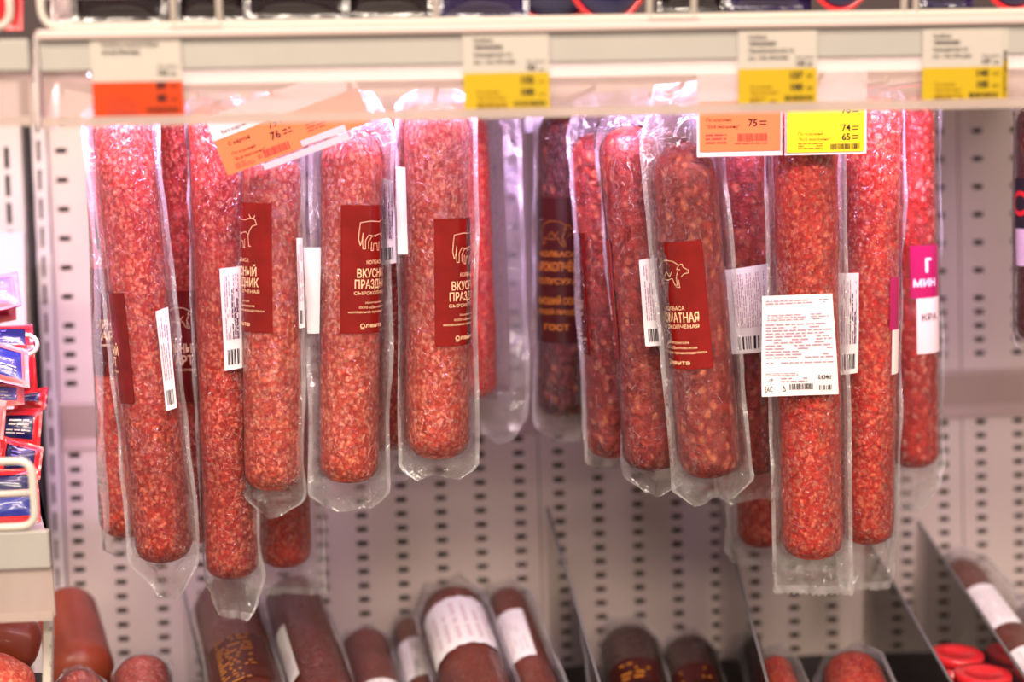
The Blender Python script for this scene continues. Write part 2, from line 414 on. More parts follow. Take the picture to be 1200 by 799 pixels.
# ------------------------------------------------------------------ top shelf with lip, price strip, light
YS = 0.885                                       # plane of the shelf front
def zx(px, py, Y): p = P(px, py, Y); return p.x, p.z
z_lip_t = P(600, 33, YS).z; z_lip_b = P(600, 75, YS).z; z_str_b = P(600, 137, YS).z
xl = P(49.5, 100, YS).x; xr = 0.66
YB = pworld(0, z_lip_t - P0.z).y - 0.004
s = thing('display_shelf', 'upper chiller shelf with grey lip and cloudy price strip over the salami', 'shelf', Matrix.Translation((0, YS, z_lip_b)))
box('deck', (xl, YS + 0.004, z_lip_t - 0.006), (xr, YB - 0.02, z_lip_t - 0.002), 'deck_white', s)
box('lip', (xl, YS - 0.003, z_lip_b), (xr, YS + 0.004, z_lip_t), 'lip_grey', s, bevel=0.0012)
box('lip_lit_edge', (xl, YS - 0.008, z_lip_t - 0.003), (xr, YS + 0.012, z_lip_t + 0.003), 'lip_lit_edge', s, bevel=0.0015)
box('price_strip', (xl, YS + 0.0010, z_str_b), (xr, YS + 0.0026, z_lip_b), 'strip_film', s)
box('strip_edge', (xl, YS - 0.0078, z_str_b - 0.001), (xr, YS - 0.0060, z_str_b + 0.0052), 'strip_edge', s)
zt = z_lip_b - 0.001; YT = YS + 0.030
tb = tube('light_tube', [(xl + 0.03, YT, zt), (xr - 0.02, YT, zt)], 0.006, 'light_tube', s, 12)
box('added_light_housing', (xl + 0.01, 1.030, z_lip_t - 0.012), (xr, 1.042, z_lip_t - 0.0065), 'deck_white', s)  # housing added for the violet row below
box('light_housing', (xl + 0.01, YT - 0.012, zt + 0.008), (xr, YT + 0.014, zt + 0.014), 'deck_white', s)
added_lamp = area('shelf_lamp', (0.05, 1.036, z_lip_t - 0.013), (0.05, 1.036 + 0.38, z_lip_t - 0.013 - 0.38), xr - xl, 0.012, 3.4, (0.82, 0.52, 1.0), 96)  # violet row added behind the hanging cards to tint the panel
lamp2 = area('shelf_lamp', (0.05, YT + 0.010, zt - 0.006), (0.05, YT + 0.30, zt - 0.5), xr - xl, 0.012, 0.95, (1.0, 0.72, 0.78))

# left neighbour bay: its shelf at the same height
xlL, xrL = P(-60, 100, YS).x, P(38, 100, YS).x
z2t, z2b, z2s = P(20, 46, YS).z, P(20, 84, YS).z, P(20, 146, YS).z
s2 = thing('display_shelf', 'neighbouring chiller shelf end above the blue sachets', 'shelf', Matrix.Translation((xlL, YS, z2b)))
box('deck', (xlL, YS + 0.004, z2t - 0.014), (xrL, YB - 0.02, z2t - 0.006), 'deck_white', s2)
box('lip', (xlL, YS - 0.003, z2b), (xrL, YS + 0.004, z2t), 'lip_grey', s2, bevel=0.0012)
box('price_strip', (xlL, YS + 0.0010, z2s), (xrL, YS + 0.0026, z2b), 'strip_film', s2)
box('strip_edge', (xlL, YS - 0.006, z2s - 0.001), (xrL, YS - 0.0045, z2s + 0.005), 'strip_edge', s2)

# shelf end bracket between the bays
q = thing('shelf_bracket', 'thin white bracket in the gap between the two shelf ends', 'bracket', Matrix.Translation(P(42, 100, YS)))
slab('plate', [P(39.5, 40, YS), P(43.5, 40, YS), P(46, 150, YS), P(42, 150, YS)], (0, 0.05, 0), 'post_white', q)

# wire fence along the top shelf
def bend_path(pts, r, n=6):
    out = [Vector(pts[0])]
    for a, b, c in zip(pts[:-2], pts[1:-1], pts[2:]):
        a, b, c = Vector(a), Vector(b), Vector(c); u = (a - b).normalized(); v_ = (c - b).normalized()
        for k in range(n + 1):
            t = k / n; p = b + u * r; e = b + v_ * r
            out.append(p * (1 - t) ** 2 + b * 2 * t * (1 - t) + e * t * t)
    out.append(Vector(pts[-1])); return out
YF = 0.893
def fence_section(label, x0, x1, mids, group=None, r0=True, r1=True):
    zb, zh = z_lip_t + 0.0060, z_lip_t + 0.085
    xa, xb = P(x0, 25, YF).x, P(x1, 25, YF).x
    t = thing('wire_fence', label, 'shelf fence', Matrix.Translation(((xa + xb) / 2, YF, zb)), group)
    tube('frame_wire', bend_path([(xa, YF, zh), (xa, YF, zb), (xb, YF, zb), (xb, YF, zh), (xa + 0.001, YF, zh)], 0.012), 0.0024, 'wire_white', t)
    for m_ in mids:
        x = P(m_, 15, YF).x; tube('upright_wire', [(x, YF, zb), (x, YF, zh)], 0.0022, 'wire_white', t)
    tube('rail_wire', [(xa, YF, zb + 0.019), (xa + 0.08, YF, zb + 0.019)], 0.0016, 'wire_white', t) if r0 else None
    return t
fence_section('long white wire fence along the top shelf before the dark packs', 49, 1290, [203, 257, 511, 761, 813, 1059, 1073], None)
fence_section('white wire fence of the neighbouring shelf before the red pack', -80, 13, [], None, r0=False)
for px in (232, 787):
    c = thing('fence_clip', 'flat white plastic clip under the wire fence on shelf lip', 'clip', Matrix.Translation(P(px, 40, YS)), 'fence clips')
    x = P(px, 40, YS).x
    box('plate', (x - 0.016, YS - 0.009, z_lip_t + 0.0032), (x + 0.016, YS + 0.011, z_lip_t + 0.0052), 'wire_white', c, bevel=0.0006)

# hooks the bags hang on
z_hook = P(600, 108, 1.03).z
for px, wh in ((146, 'sachet-side'), (240, 'second'), (322, 'third'), (412, 'fourth'), (511, 'fifth'), (690, 'first of the dark salami'), (790, 'second of the dark salami'), (870, 'third of the dark salami'), (945, 'first of the bright salami'), (1022, 'second of the bright salami'), (1068, 'third of the bright salami')):
    x = P(px, 108, 1.03).x
    yb = pworld(0, z_hook - P0.z).y
    h = thing('peg_hook', 'steel peg hook behind the price strip with salami bags on it', 'hook', Matrix.Translation((x, yb, z_hook)), 'peg hooks under the top shelf')
    tube('rod', bend_path([(x, yb - 0.002, z_hook), (x, 1.0, z_hook), (x, 0.985, z_hook + 0.012)], 0.008), 0.002, 'steel', h, 8)
    box('foot_plate', (x - 0.012, yb - 0.005, z_hook - 0.02), (x + 0.012, yb - 0.001, z_hook + 0.02), 'steel', h)

# ------------------------------------------------------------------ price cards
def frame_of(px, py, Y, ang=0.0, tilt=0.0):
    """Origin at a pixel and depth; x right (turned by ang in the picture plane), y up, facing the aisle."""
    o = P(px, py, Y); a = math.radians(ang)
    xd = Vector((math.cos(a), 0, math.sin(a))); yd = Vector((-math.sin(a), math.sin(tilt), math.cos(a))).normalized()
    return o, xd, yd
def card(label, px, py, Y, wpx, hpx, split, colour, fill, ang=0.0, group=None, name='price_card', sleeve=False, thick=0.0006):
    k = Y / F
    W_, H_ = wpx * k, hpx * k
    o, xd, yd = frame_of(px, py, Y, ang); nrm = xd.cross(yd)       # nrm points to the aisle (-y)
    if nrm.y > 0: nrm = -nrm
    f = lambda x, y, d=0.0: o + xd * x + yd * y + nrm * d
    t = thing(name, label, 'price card', Matrix.Translation(f(W_ / 2, 0)), group)
    slab('card', [f(0, 0), f(W_, 0), f(W_, H_), f(0, H_)], -nrm * thick, 'card_paper_dim' if Y < 1 else 'paper', t)
    m = 0.0
    slab('colour_field', [f(0, 0, 0.0004), f(W_, 0, 0.0004), f(W_, H_ * split, 0.0004), f(0, H_ * split, 0.0004)], -nrm * 0.0004, colour, t)
    pr = {}
    fill(pr, W_, H_)
    for i, (mname, p) in enumerate(pr.items()):
        p.put(lambda x, y: f(x, y, 0.0008), mname, t)
    return t, f
def std_fill(lines, price1, price2, price3, ink='ink', low='ink_brown', seed=3, by='По корзине'):
    def fn(pr, W_, H_):
        p = pr.setdefault(ink, Print()); q_ = pr.setdefault(low, Print())
        h = H_ * 0.046
        for i, l in enumerate(lines):
            p.text(l, W_ * 0.13, H_ * (0.90 - 0.085 * i), h, bold=0.03 if i == 1 else 0.012, sx=0.92)
        p.text('Без карты', W_ * 0.95, H_ * 0.645, h * 0.75, align='r')
        p.text(price1, W_ * 0.84, H_ * 0.56, H_ * 0.06, align='r', bold=0.03)
        p.text(price2, W_ * 0.82, H_ * 0.40, H_ * 0.085, align='r', bold=0.045)
        p.text(price3, W_ * 0.82, H_ * 0.255, H_ * 0.085, align='r', bold=0.045)
        for yy in (0.60, 0.455, 0.30):
            p.fine(W_ * 0.87, H_ * (yy - 0.05), W_ * 0.95, H_ * yy, 2, seed)
        p.barcode(W_ * 0.58, H_ * 0.125, W_ * 0.95, H_ * 0.19, 26, seed)
        q_.text(by, W_ * 0.15, H_ * 0.285, h * 0.8)
        q_.text('"Всё магазину"', W_ * 0.15, H_ * 0.215, h * 0.8)
        q_.fine(W_ * 0.15, H_ * 0.07, W_ * 0.5, H_ * 0.18, 3, seed + 1)
    return fn
gcard = 'price cards in the cloudy shelf strip'
YC = YS - 0.0048
L4_ = lambda a: ['Колбаса', 'ЧЕРКИЗОВО', a, 'в/у, 1 вес (Россия)']
card('orange and white price card in the shelf strip marked 144', 111, 146, YC, 101, 96, 0.49, 'paper_orange',
     std_fill(['Колбаса сырокопчёная', 'с/к в/у (Россия)'], '144', '89', '85', low='ink_red', seed=4), ang=0, group=gcard)
card('yellow and white price card in the shelf strip marked 183', 544, 138, YC, 100, 95, 0.53, 'paper_yellow', std_fill(L4_('Бородинская с/к'), '183', '132', '100', seed=5), group=gcard)
card('yellow and white price card marked 143 and 137 in the shelf strip', 865, 131, YC, 94, 93, 0.53, 'paper_yellow', std_fill(L4_('Преображенская с/к'), '143', '137', '100', seed=6), group=gcard)
card('yellow and white price card marked 140 in front of another card', 1080, 127, YC, 98, 91, 0.52, 'paper_yellow', std_fill(L4_('Бородинская с/к'), '147', '140', '105', seed=7), group=gcard)
def edge_fill(pr, W_, H_):
    p = pr.setdefault('ink', Print()); p.fine(W_ * 0.935, H_ * 0.12, W_ * 0.985, H_ * 0.72, 20, 9, fill=1.0)
card('yellow and white price card peeping out behind the one marked 140', 1083, 126, YC + 0.0011, 101, 91, 0.58, 'paper_yellow', edge_fill, group=gcard)

# cards clipped to the hooks
def hang_fill_orange(pr, W_, H_):
    p = pr.setdefault('ink', Print()); q_ = pr.setdefault('ink_red', Print()); k = W_ / 176
    T = lambda t_, x, y, h, **kw: p.text(t_, x * k, y * k, h * k, **kw)
    T('Без карты', 12, 46, 4.5); T('С картой', 14, 31, 4.5, bold=0.012); T('По корзине', 14, 19.5, 3.8); T('"Всё магазину"', 14, 12.5, 3.8)
    T('79', 64, 33, 8.5, bold=0.015); T('76', 62, 20, 9, bold=0.02)
    p.fine(77 * k, 20 * k, 90 * k, 28 * k, 2, 4); p.fine(77 * k, 34 * k, 90 * k, 41 * k, 2, 4)
    q_.barcode(47 * k, 4 * k, 80 * k, 13 * k, 24, 8); q_.fine(12 * k, 3 * k, 38 * k, 10 * k, 3, 5); q_.fine(40 * k, 5 * k, 45 * k, 10 * k, 3, 5)
    q_.fine(104 * k, 13 * k, 130 * k, 24 * k, 3, 6); q_.fine(140 * k, 14 * k, 160 * k, 22 * k, 2, 7)
t, f = card('tilted orange price card marked 76 hanging below the shelf strip', 267, 206, 1.022, 176, 70, 0.60, 'paper_peach', hang_fill_orange, ang=19.2, name='price_card')
k = 1.022 / F
for dd, (a, b, c) in enumerate(((42, 146, -9), (92, 146, 1))):
    slab('sleeve_edge', [f(a * k, c * k, 0.002 - dd * 0.0006), f(b * k, (c - 1) * k, 0.002 - dd * 0.0006), f(b * k, (c + 7) * k, 0.002 - dd * 0.0006), f(a * k, (c + 7) * k, 0.002 - dd * 0.0006)], (0, 0.0003, 0), 'film_white', t)
def fill75(pr, W_, H_):
    p = pr.setdefault('ink', Print()); q_ = pr.setdefault('ink_red', Print())
    p.text('75', W_ * 0.60, H_ * 0.255, H_ * 0.075, bold=0.025); p.fine(W_ * 0.74, H_ * 0.255, W_ * 0.84, H_ * 0.32, 2, 3)
    p.text('По корзине', W_ * 0.08, H_ * 0.31, H_ * 0.036); p.text('"Всё магазину"', W_ * 0.08, H_ * 0.24, H_ * 0.036)
    q_.barcode(W_ * 0.47, H_ * 0.1, W_ * 0.84, H_ * 0.18, 28, 12); q_.fine(W_ * 0.07, H_ * 0.07, W_ * 0.33, H_ * 0.19, 3, 13); q_.fine(W_ * 0.43, H_ * 0.065, W_ * 0.84, H_ * 0.09, 1, 14)
    p.text('78', W_ * 0.62, H_ * 0.40, H_ * 0.06)
t, f = card('peach price card marked 75 hanging below the shelf strip', 820, 178, 1.018, 96, 112, 0.52, 'paper_peach', fill75)
k = 1.018 / F
slab('sleeve', [f(-3 * k, -6 * k, -0.0008), f(99 * k, -6 * k, -0.0008), f(99 * k, 112 * k, -0.0008), f(-3 * k, 112 * k, -0.0008)], (0, 0.0008, 0), 'paper', t)
def fill65(pr, W_, H_):
    p = pr.setdefault('ink', Print()); q_ = pr.setdefault('ink_brown', Print())
    for t_, y in (('78', 0.40), ('74', 0.215), ('65', 0.12)):
        p.text(t_, W_ * 0.82, H_ * y, H_ * 0.072, align='r', bold=0.025); p.fine(W_ * 0.84, H_ * y, W_ * 0.93, H_ * (y + 0.06), 2, 3)
    q_.text('По корзине', W_ * 0.14, H_ * 0.175, H_ * 0.036); q_.text('"Всё магазину"', W_ * 0.14, H_ * 0.12, H_ * 0.036)
    p.barcode(W_ * 0.56, H_ * 0.022, W_ * 0.95, H_ * 0.085, 28, 15); q_.fine(W_ * 0.14, H_ * 0.03, W_ * 0.46, H_ * 0.1, 3, 16)
    pr.setdefault('ink_soft', Print()).fine(-W_ * 0.028, 0, W_ * 0.004, H_ * 0.5, 22, 4, fill=1.0)
t, f = card('lemon yellow price card marked 65 hanging below the shelf strip', 922, 179, 1.014, 93, 112, 0.5, 'paper_lemon', fill65)
slab('sleeve', [f(-2 * k, -3 * k, -0.0008), f(96 * k, -3 * k, -0.0008), f(96 * k, 112 * k, -0.0008), f(-2 * k, 112 * k, -0.0008)], (0, 0.0008, 0), 'paper', t)

# ------------------------------------------------------------------ sausages in film bags
def sausage(label, A, B, r, material, cat='salami', name='salami_stick', group=None, bag=None, neck=False, seed=1, caps=(1.0, 0.75), seg=36):
    """A: upper (or far) end, B: lower (or near) end, world points. Local z runs B -> A, local -y faces the camera."""
    zax = (A - B); Lh = zax.length; zax.normalize()
    view = ((A + B) / 2 - CAM).normalized(); yax = (view - zax * view.dot(zax)).normalized(); xax = yax.cross(zax)
    M = Matrix(((xax.x, yax.x, zax.x, B.x), (xax.y, yax.y, zax.y, B.y), (xax.z, yax.z, zax.z, B.z), (0, 0, 0, 1)))
    t = thing(name, label, cat, M, group)
    ht, hb = caps[0] * r, caps[1] * r
    def rad(z):
        if z <= 0 or z >= Lh: return 0.0
        if z < hb: return r * max(0.0, 1 - (1 - z / hb) ** 2.5) ** (1 / 2.5)
        if z > Lh - ht: return r * max(0.0, 1 - (1 - (Lh - z) / ht) ** 2.3) ** (1 / 2.3)
        return r
    zs = [hb * (1 - math.cos(math.pi / 2 * i / 9)) for i in range(1, 10)]
    n = max(6, int((Lh - ht - hb) / 0.008)); zs += [hb + (Lh - ht - hb) * i / n for i in range(1, n)]
    zs += [Lh - ht * (1 - math.cos(math.pi / 2 * i / 9)) for i in range(9, 0, -1)]
    V = [(0, 0, 0)]
    for z in zs:
        for k in range(seg):
            a = 2 * math.pi * k / seg; rr = rad(z)
            d = noise.noise(Vector((math.cos(a) * 2.2 + seed * 7.3, math.sin(a) * 2.2, z * 70))) * 0.022 + noise.noise(Vector((seed * 3.1, math.cos(a), z * 22))) * 0.03
            V.append((math.cos(a) * rr * (1 + d), math.sin(a) * rr * (1 + d), z))
    V.append((0, 0, Lh)); Fc = []
    for i in range(len(zs) - 1):
        for k in range(seg): Fc.append((1 + i * seg + k, 1 + i * seg + (k + 1) % seg, 1 + (i + 1) * seg + (k + 1) % seg, 1 + (i + 1) * seg + k))
    for k in range(seg):
        Fc.append((0, 1 + (k + 1) % seg, 1 + k)); b_ = 1 + (len(zs) - 1) * seg; Fc.append((b_ + k, b_ + (k + 1) % seg, len(V) - 1))
    mesh('casing', V, Fc, material, t, smooth=True, world=False)
    S = dict(t=t, M=M, L=Lh, r=r, rad=rad)
    if bag:
        if group == gs: bag['top'] = min(bag.get('top', 0.06), max(0.008, z_hook + 0.006 - A.z))
        add_bag(S, seed=seed, **bag)
    return S
def add_bag(S, wf=1.35, rot=0.0, bot=0.03, top=0.05, seed=1, material='bag_film', shift=0.0, tail=None, slump=0.0, hem=False):
    r, Lh, rad, t = S['r'], S['L'], S['rad'], S['t']
    W_ = r * wf; ca, sa = math.cos(math.radians(rot)), math.sin(math.radians(rot))
    z0, z1 = -bot, Lh + top; nz = max(40, int((z1 - z0) / 0.006)); nx = 34
    def width(z):
        w_ = W_
        if z > Lh: w_ = W_ * (1 - 0.5 * min(1, (z - Lh) / max(top, 1e-4)))
        if z < 0 and tail: w_ = W_ * (1 - (1 - tail) * min(1, -z / bot))
        if z < 0 and not hem: w_ *= 1 - 0.45 * min(1.0, -z / bot) ** 2.5
        return w_ * (1 + (0.07 if z > 0 else 0.16) * noise.noise(Vector((seed, 0, z * (14 if z > 0 else 60)))))
    def surf(sx, z, side, off=0.0):
        R = rad(max(min(z, Lh), 0)) + 0.0007; w_ = width(z); x = sx * w_ + shift * r * (1 if abs(sx) > 0.5 else abs(sx) * 2) * (1 if sx > 0 else 0)
        ax = abs(x); we = min(w_, max(R * 1.18, 0.004))
        if R > 0.002 and ax < we:
            xt = R * R / we; yt = R * math.sqrt(max(0, 1 - (R / we) ** 2))
            y = math.sqrt(max(0, R * R - ax * ax)) if ax <= xt else (we - ax) * yt / max(1e-6, we - xt)
        else: y = 0.0
        bulge = 0.0
        if z < 0: bulge = r * 0.55 * max(0, 1 - (-z / max(bot, 1e-4)) * 1.5) * max(0, 1 - (ax / (w_ * 0.8)) ** 2) 
        if z > Lh: bulge = r * 0.5 * max(0, 1 - (z - Lh) / max(top, 1e-4)) * max(0, 1 - (ax / (w_ * 0.9)) ** 2)
        free = 1.0 if y < 0.5 * r else 0.12
        wob = noise.noise(Vector((x * 160 + seed * 5, z * 60, seed + side * 3))) * (0.0013 if z > 0 else 0.0035) * free + noise.noise(Vector((x * 50 + seed, z * 22, seed * 2.0))) * 0.0055 * (1 if y <= 0 else 0)
        com = noise.noise(Vector((seed * 2.7 + (1 if sx > 0 else -1), z * 18, 0.5))) * 0.006 * min(1.0, max(0.0, (ax - we * 0.85) / max(1e-5, w_ - we * 0.85 + 1e-5)))
        y = max(y, bulge) + 0.0005 + off
        Y = side * y + (wob if y < 0.6 * r else wob * 0.3) + com + slump * max(0, -z)
        if z < 0 and not hem: z += noise.noise(Vector((x * 45, seed * 1.7, 3.3))) * 0.4 * -z
        return (x * ca - Y * sa, x * sa + Y * ca, z)
    V = []; Fc = []
    zz = [z0 + (z1 - z0) * j / nz for j in range(nz + 1)]
    for side in (-1, 1):
        b_ = len(V)
        for z in zz:
            for i in range(nx + 1): V.append(surf(-1 + 2 * i / nx, z, side))
        for j in range(nz):
            for i in range(nx): Fc.append((b_ + j * (nx + 1) + i, b_ + j * (nx + 1) + i + 1, b_ + (j + 1) * (nx + 1) + i + 1, b_ + (j + 1) * (nx + 1) + i))
    b = mesh('bag', V, Fc, material, t, smooth=True, world=False)
    if material == 'bag_film':
        b.data.materials.append(MATS['bag_flange']); mi = []
        for side in (-1, 1):
            for j in range(nz):
                for i in range(nx):
                    zc = (zz[j] + zz[j + 1]) / 2; xc = abs(-1 + 2 * (i + 0.5) / nx) * width(zc)
                    mi.append(1 if (zc < 0 or zc > Lh or xc > rad(zc) * 1.12) else 0)
        b.data.polygons.foreach_set('material_index', mi)
    # pressed seals: both long edges and the notched bottom hem
    V = []; Fc = []
    for sg in (-1, 1):
        b_ = len(V)
        for z in zz:
            for s_ in (0.90, 0.955, 1.0): V.append(surf(sg * s_, z, -1, 0.0006))
        for j in range(nz):
            for i in range(2): Fc.append((b_ + j * 3 + i, b_ + j * 3 + i + 1, b_ + j * 3 + i + 4, b_ + j * 3 + i + 3))
    if hem:
        b_ = len(V); m = 26
        for i in range(m + 1):
            sx = -1 + 2 * i / m
            V.append(surf(sx, z0 + 0.006, -1, 0.0006)); V.append(surf(sx, z0 - (0.002 if i % 2 else 0.0), -1, 0.0004))
        for i in range(m): Fc.append((b_ + 2 * i, b_ + 2 * i + 1, b_ + 2 * i + 3, b_ + 2 * i + 2))
    mesh('seal', V, Fc, 'bag_seal', b, smooth=True, world=False)
    S['bag'] = b; S['surf'] = surf
def on(S, off=0.0010):
    """Maps (arc length u from the line facing the camera, height z) to the casing."""
    def fn(a_deg, z):
        a = math.radians(a_deg - 90); rr = S['rad'](min(max(z, 0.0), S['L'])) * 1.012 + off
        return Vector((math.cos(a) * rr, math.sin(a) * rr, z))
    return fn
def patch(S, a0, a1, z0, z1, material, name='label', off=0.0010, skew=0.0, ragged=0.0):
    g = on(S, off); na = max(3, int(abs(a1 - a0) / 6)); nz = max(2, int((z1 - z0) / 0.006))
    V = [g(a0 + (a1 - a0) * i / na + skew * (j / nz), z0 + (z1 - z0) * j / nz + ragged * math.sin(i * 1.7)) for j in range(nz + 1) for i in range(na + 1)]
    Fc = [(j * (na + 1) + i, j * (na + 1) + i + 1, (j + 1) * (na + 1) + i + 1, (j + 1) * (na + 1) + i) for j in range(nz) for i in range(na)]
    return mesh(name, V, Fc, material, S['t'], smooth=True, world=False)
def stamp(S, lab, pr, mname, ac, off=0.0016):
    g = on(S, off); k = math.degrees(1 / S['r'])
    mesh('lettering', [g(ac + x * k, y) for x, y in pr.v], pr.f, mname, lab, world=False)
def zpx(S, py):
    """Height along the stick of the point seen at picture row py."""
    M = S['M']; lo, hi = -0.1, S['L'] + 0.1
    for _ in range(40):
        m = (lo + hi) / 2; p = M @ Vector((0, -S['r'], m)); d = p - CAM
        y = 399.5 - F * d.dot(up) / d.dot(fw)
        if y > py: lo = m
        else: hi = m
    return lo
def sticker(S, corners, Y, fine=None, name='sticker', material='paper', bulge=0.002):
    """A paper sticker on the bag: four picture corners (tl, tr, br, bl) at depth Y, gently curved."""
    q = [P(x, y, Y) for x, y in corners]; n = 6
    def f(u, v, d=0.0):
        p = (q[0] * (1 - u) + q[1] * u) * v + (q[3] * (1 - u) + q[2] * u) * (1 - v)
        return p + Vector((0, bulge * (2 * u - 1) ** 2 + 0.0015 * math.sin(v * 5 + u * 3) * 0.6 - d, 0))
    V = [f(i / n, j / n) for j in range(n + 1) for i in range(n + 1)]; m = len(V)
    V += [p + Vector((0, 0.0003, 0)) for p in V]
    Fc = [(j * (n + 1) + i, j * (n + 1) + i + 1, (j + 1) * (n + 1) + i + 1, (j + 1) * (n + 1) + i) for j in range(n) for i in range(n)]
    Fc += [tuple(m + a for a in reversed(q_)) for q_ in Fc]
    st = mesh(name, V, Fc, material, S['t'], smooth=True)
    if fine:
        W_ = (q[1] - q[0]).length; H_ = (q[0] - q[3]).length
        pr = {}; fine(pr, W_, H_)
        for mname, p in pr.items():
            mesh('lettering', [f(x / W_, y / H_, 0.0004) for x, y in p.v], p.f, mname, st)
    return st
def fine_v(seed, heavy=False):
    def fn(pr, W_, H_):
        p = pr.setdefault('ink', Print()); q_ = pr.setdefault('ink_soft', Print())
        q_.fine(W_ * 0.15, H_ * 0.3, W_ * 0.9, H_ * 0.93, max(3, int(W_ / 0.0022)), seed, vertical=True)
        p.barcode(W_ * 0.2, H_ * 0.05, W_ * 0.85, H_ * 0.2, 8, seed)
        if heavy: p.fine(W_ * 0.5, H_ * 0.3, W_ * 0.85, H_ * 0.8, 3, seed + 5, vertical=True)
    return fn

# label designs ----------------------------------------------------------------
COW = [[(-10, 7), (-10.5, 3), (-11, -2), (-10, -6), (-9, -3), (-8.5, 1)], [(-10, 7), (-4, 8), (3, 7.5), (8, 9), (11, 8), (12, 5), (9, 4), (7, 1), (6, -2)],
       [(-8.5, 1), (-8.8, -4), (-8.5, -8), (-7, -8), (-7, -3), (-5, 0), (0, -1)], [(6, -2), (6.5, -8), (8, -8)], [(-5, -8), (-5.2, -4), (-3, -1), (1, 0), (4, 0.5), (6, -1)],
       [(-3, -4), (-3.4, -9), (-2, -9), (-1.6, -5), (1, -5), (1.5, -9), (2.8, -9), (3, -4)], [(8, 9), (7, 11)], [(10, 8.6), (11, 10.5)]]
PIG = [[(-11, 0), (-10, 4), (-5, 7), (2, 6.5), (6, 4), (8, 4.6), (8.5, 2.5), (11.5, 0.5), (11, -1), (8.5, -1.5), (7, -3)], [(-11, 0), (-10.5, -4), (-10, -8), (-8, -8), (-8, -4), (-3, -5), (1, -4)],
       [(1, -4), (2.5, -8), (4, -8), (3.8, -3), (5, 0)], [(3, -9), (5.5, -9.5), (5, -5)], [(-6, -3), (-3, 0), (-1, -3), (1, 0)], [(6, 4), (4.5, 1.5), (6.5, 1.2)]]
def brand_label(S, ac, half, y0, y1, lines, emblem, material='label_red', printm='cream_print', ring=True):
    """y0/y1 picture rows of the label's top and bottom; ac centre angle; half width in degrees."""
    zt_, zb_ = zpx(S, y0), zpx(S, y1); H_ = zt_ - zb_
    lab = patch(S, ac - half, ac + half, zb_, zt_, material)
    p = Print(); W_ = 2 * half * math.pi / 180 * S['r']
    if emblem:
        sc_ = W_ * 0.58 / 24
        for st in emblem: p.stroke([(x * sc_, zb_ + H_ * 0.77 + y * sc_) for x, y in st], 0.00042)
    for (txt, fy, fh, fwid, bold) in lines:
        p.text(txt, 0, zb_ + H_ * fy, H_ * fh, w=W_ * fwid, align='c', bold=bold)
    if ring:
        c = (-W_ * 0.2, zb_ + H_ * 0.062); rr = H_ * 0.016
        p.stroke([(c[0] + rr * math.cos(k * math.pi / 5), c[1] + rr * math.sin(k * math.pi / 5)) for k in range(11)], 0.0006)
        p.bar(c[0] - rr, c[1] - rr * 1.7, c[0] + rr, c[1] - rr * 1.3)
    stamp(S, lab, p, printm, ac)
    return lab
PRAZ = [('КОЛБАСА', 0.545, 0.028, 0.30, 0.004), ('ВКУСНЫЙ', 0.44, 0.068, 0.56, 0.012), ('ПРАЗДНИК', 0.355, 0.068, 0.62, 0.012), ('СЫРОКОПЧЁНАЯ', 0.305, 0.026, 0.64, 0.006),
        ('Изготовитель', 0.235, 0.016, 0.32, 0), ('ООО «Дымовское', 0.198, 0.018, 0.50, 0.004), ('колбасное производство»', 0.162, 0.018, 0.78, 0.004), ('лента', 0.048, 0.034, 0.32, 0.012)]
AROM = [('КОЛБАСА', 0.47, 0.032, 0.34, 0.004), ('АРОМАТНАЯ', 0.375, 0.075, 0.72, 0.012), ('СЫРОКОПЧЁНАЯ', 0.325, 0.03, 0.70, 0.006), ('Изготовитель', 0.205, 0.02, 0.40, 0),
        ('ООО «Дымовское', 0.165, 0.02, 0.60, 0.004), ('колбасное производство»', 0.125, 0.02, 0.86, 0.004), ('лента', 0.04, 0.034, 0.36, 0.012)]
ART = [('ИРНЫЙ', 0.44, 0.085, 0.50, 0.012), ('АРТ', 0.335, 0.085, 0.34, 0.012), ('сырокопчёная', 0.28, 0.024, 0.4, 0)]

gs = 'bagged salami sticks hanging on the peg hooks'
def hang(label, x0, y0, x1, y1, rpx, Y, material, bag, seed, **kw):
    k = Y / F
    return sausage(label, P(x0, y0, Y), P(x1, y1, Y), rpx * k, material, group=gs, bag=bag, seed=seed, **kw)
B_ = lambda wf=1.35, rot=0.0, bot=0.03, **kw: dict(wf=wf, rot=rot, bot=bot, **kw)
S = hang('long salami with maroon label behind the outer stick by the slotted upright', 133, 128, 150, 628, 31, 1.175, 'salami_red', B_(1.2, 40, 0.012), 1)
brand_label(S, -20, 62, 315, 440, ART, None, 'label_maroon', ring=False)
S = hang('long leaning salami nearest the slotted upright with a narrow barcode sticker', 141, 128, 194, 657, 32.5, 1.10, 'salami_red', B_(1.38, -22, 0.028, tail=0.5), 2)
brand_label(S, -84, 56, 342, 472, ART, None, 'label_maroon', ring=False)
sticker(S, [(182, 365), (196, 360), (207, 478), (194, 482)], 1.078, fine_v(2))
S = hang('salami with pig-emblem maroon label tucked between the two longest sticks', 210, 128, 238, 634, 31, 1.185, 'salami_red', B_(1.25, 10, 0.012), 3)
brand_label(S, -18, 56, 340, 470, ART, PIG, 'label_maroon', ring=False)
S = hang('longest salami with a white side sticker and a narrow tail of film', 253, 120, 273, 676, 31, 1.10, 'salami_red', B_(1.34, -30, 0.034, tail=0.55, hem=True), 4)
sticker(S, [(257, 315), (282, 312), (285, 431), (263, 435)], 1.070, fine_v(3, True))
S = hang('salami hanging far back, only its rounded end showing below the others', 318, 128, 335, 663, 31, 1.225, 'salami_bright', B_(1.55, -8, 0.026, hem=True), 5)
S = hang('salami under the tilted orange card with its red label turned aside', 318, 178, 321, 573, 34, 1.072, 'salami_pale', B_(1.36, -32, 0.030, tail=0.5), 6)
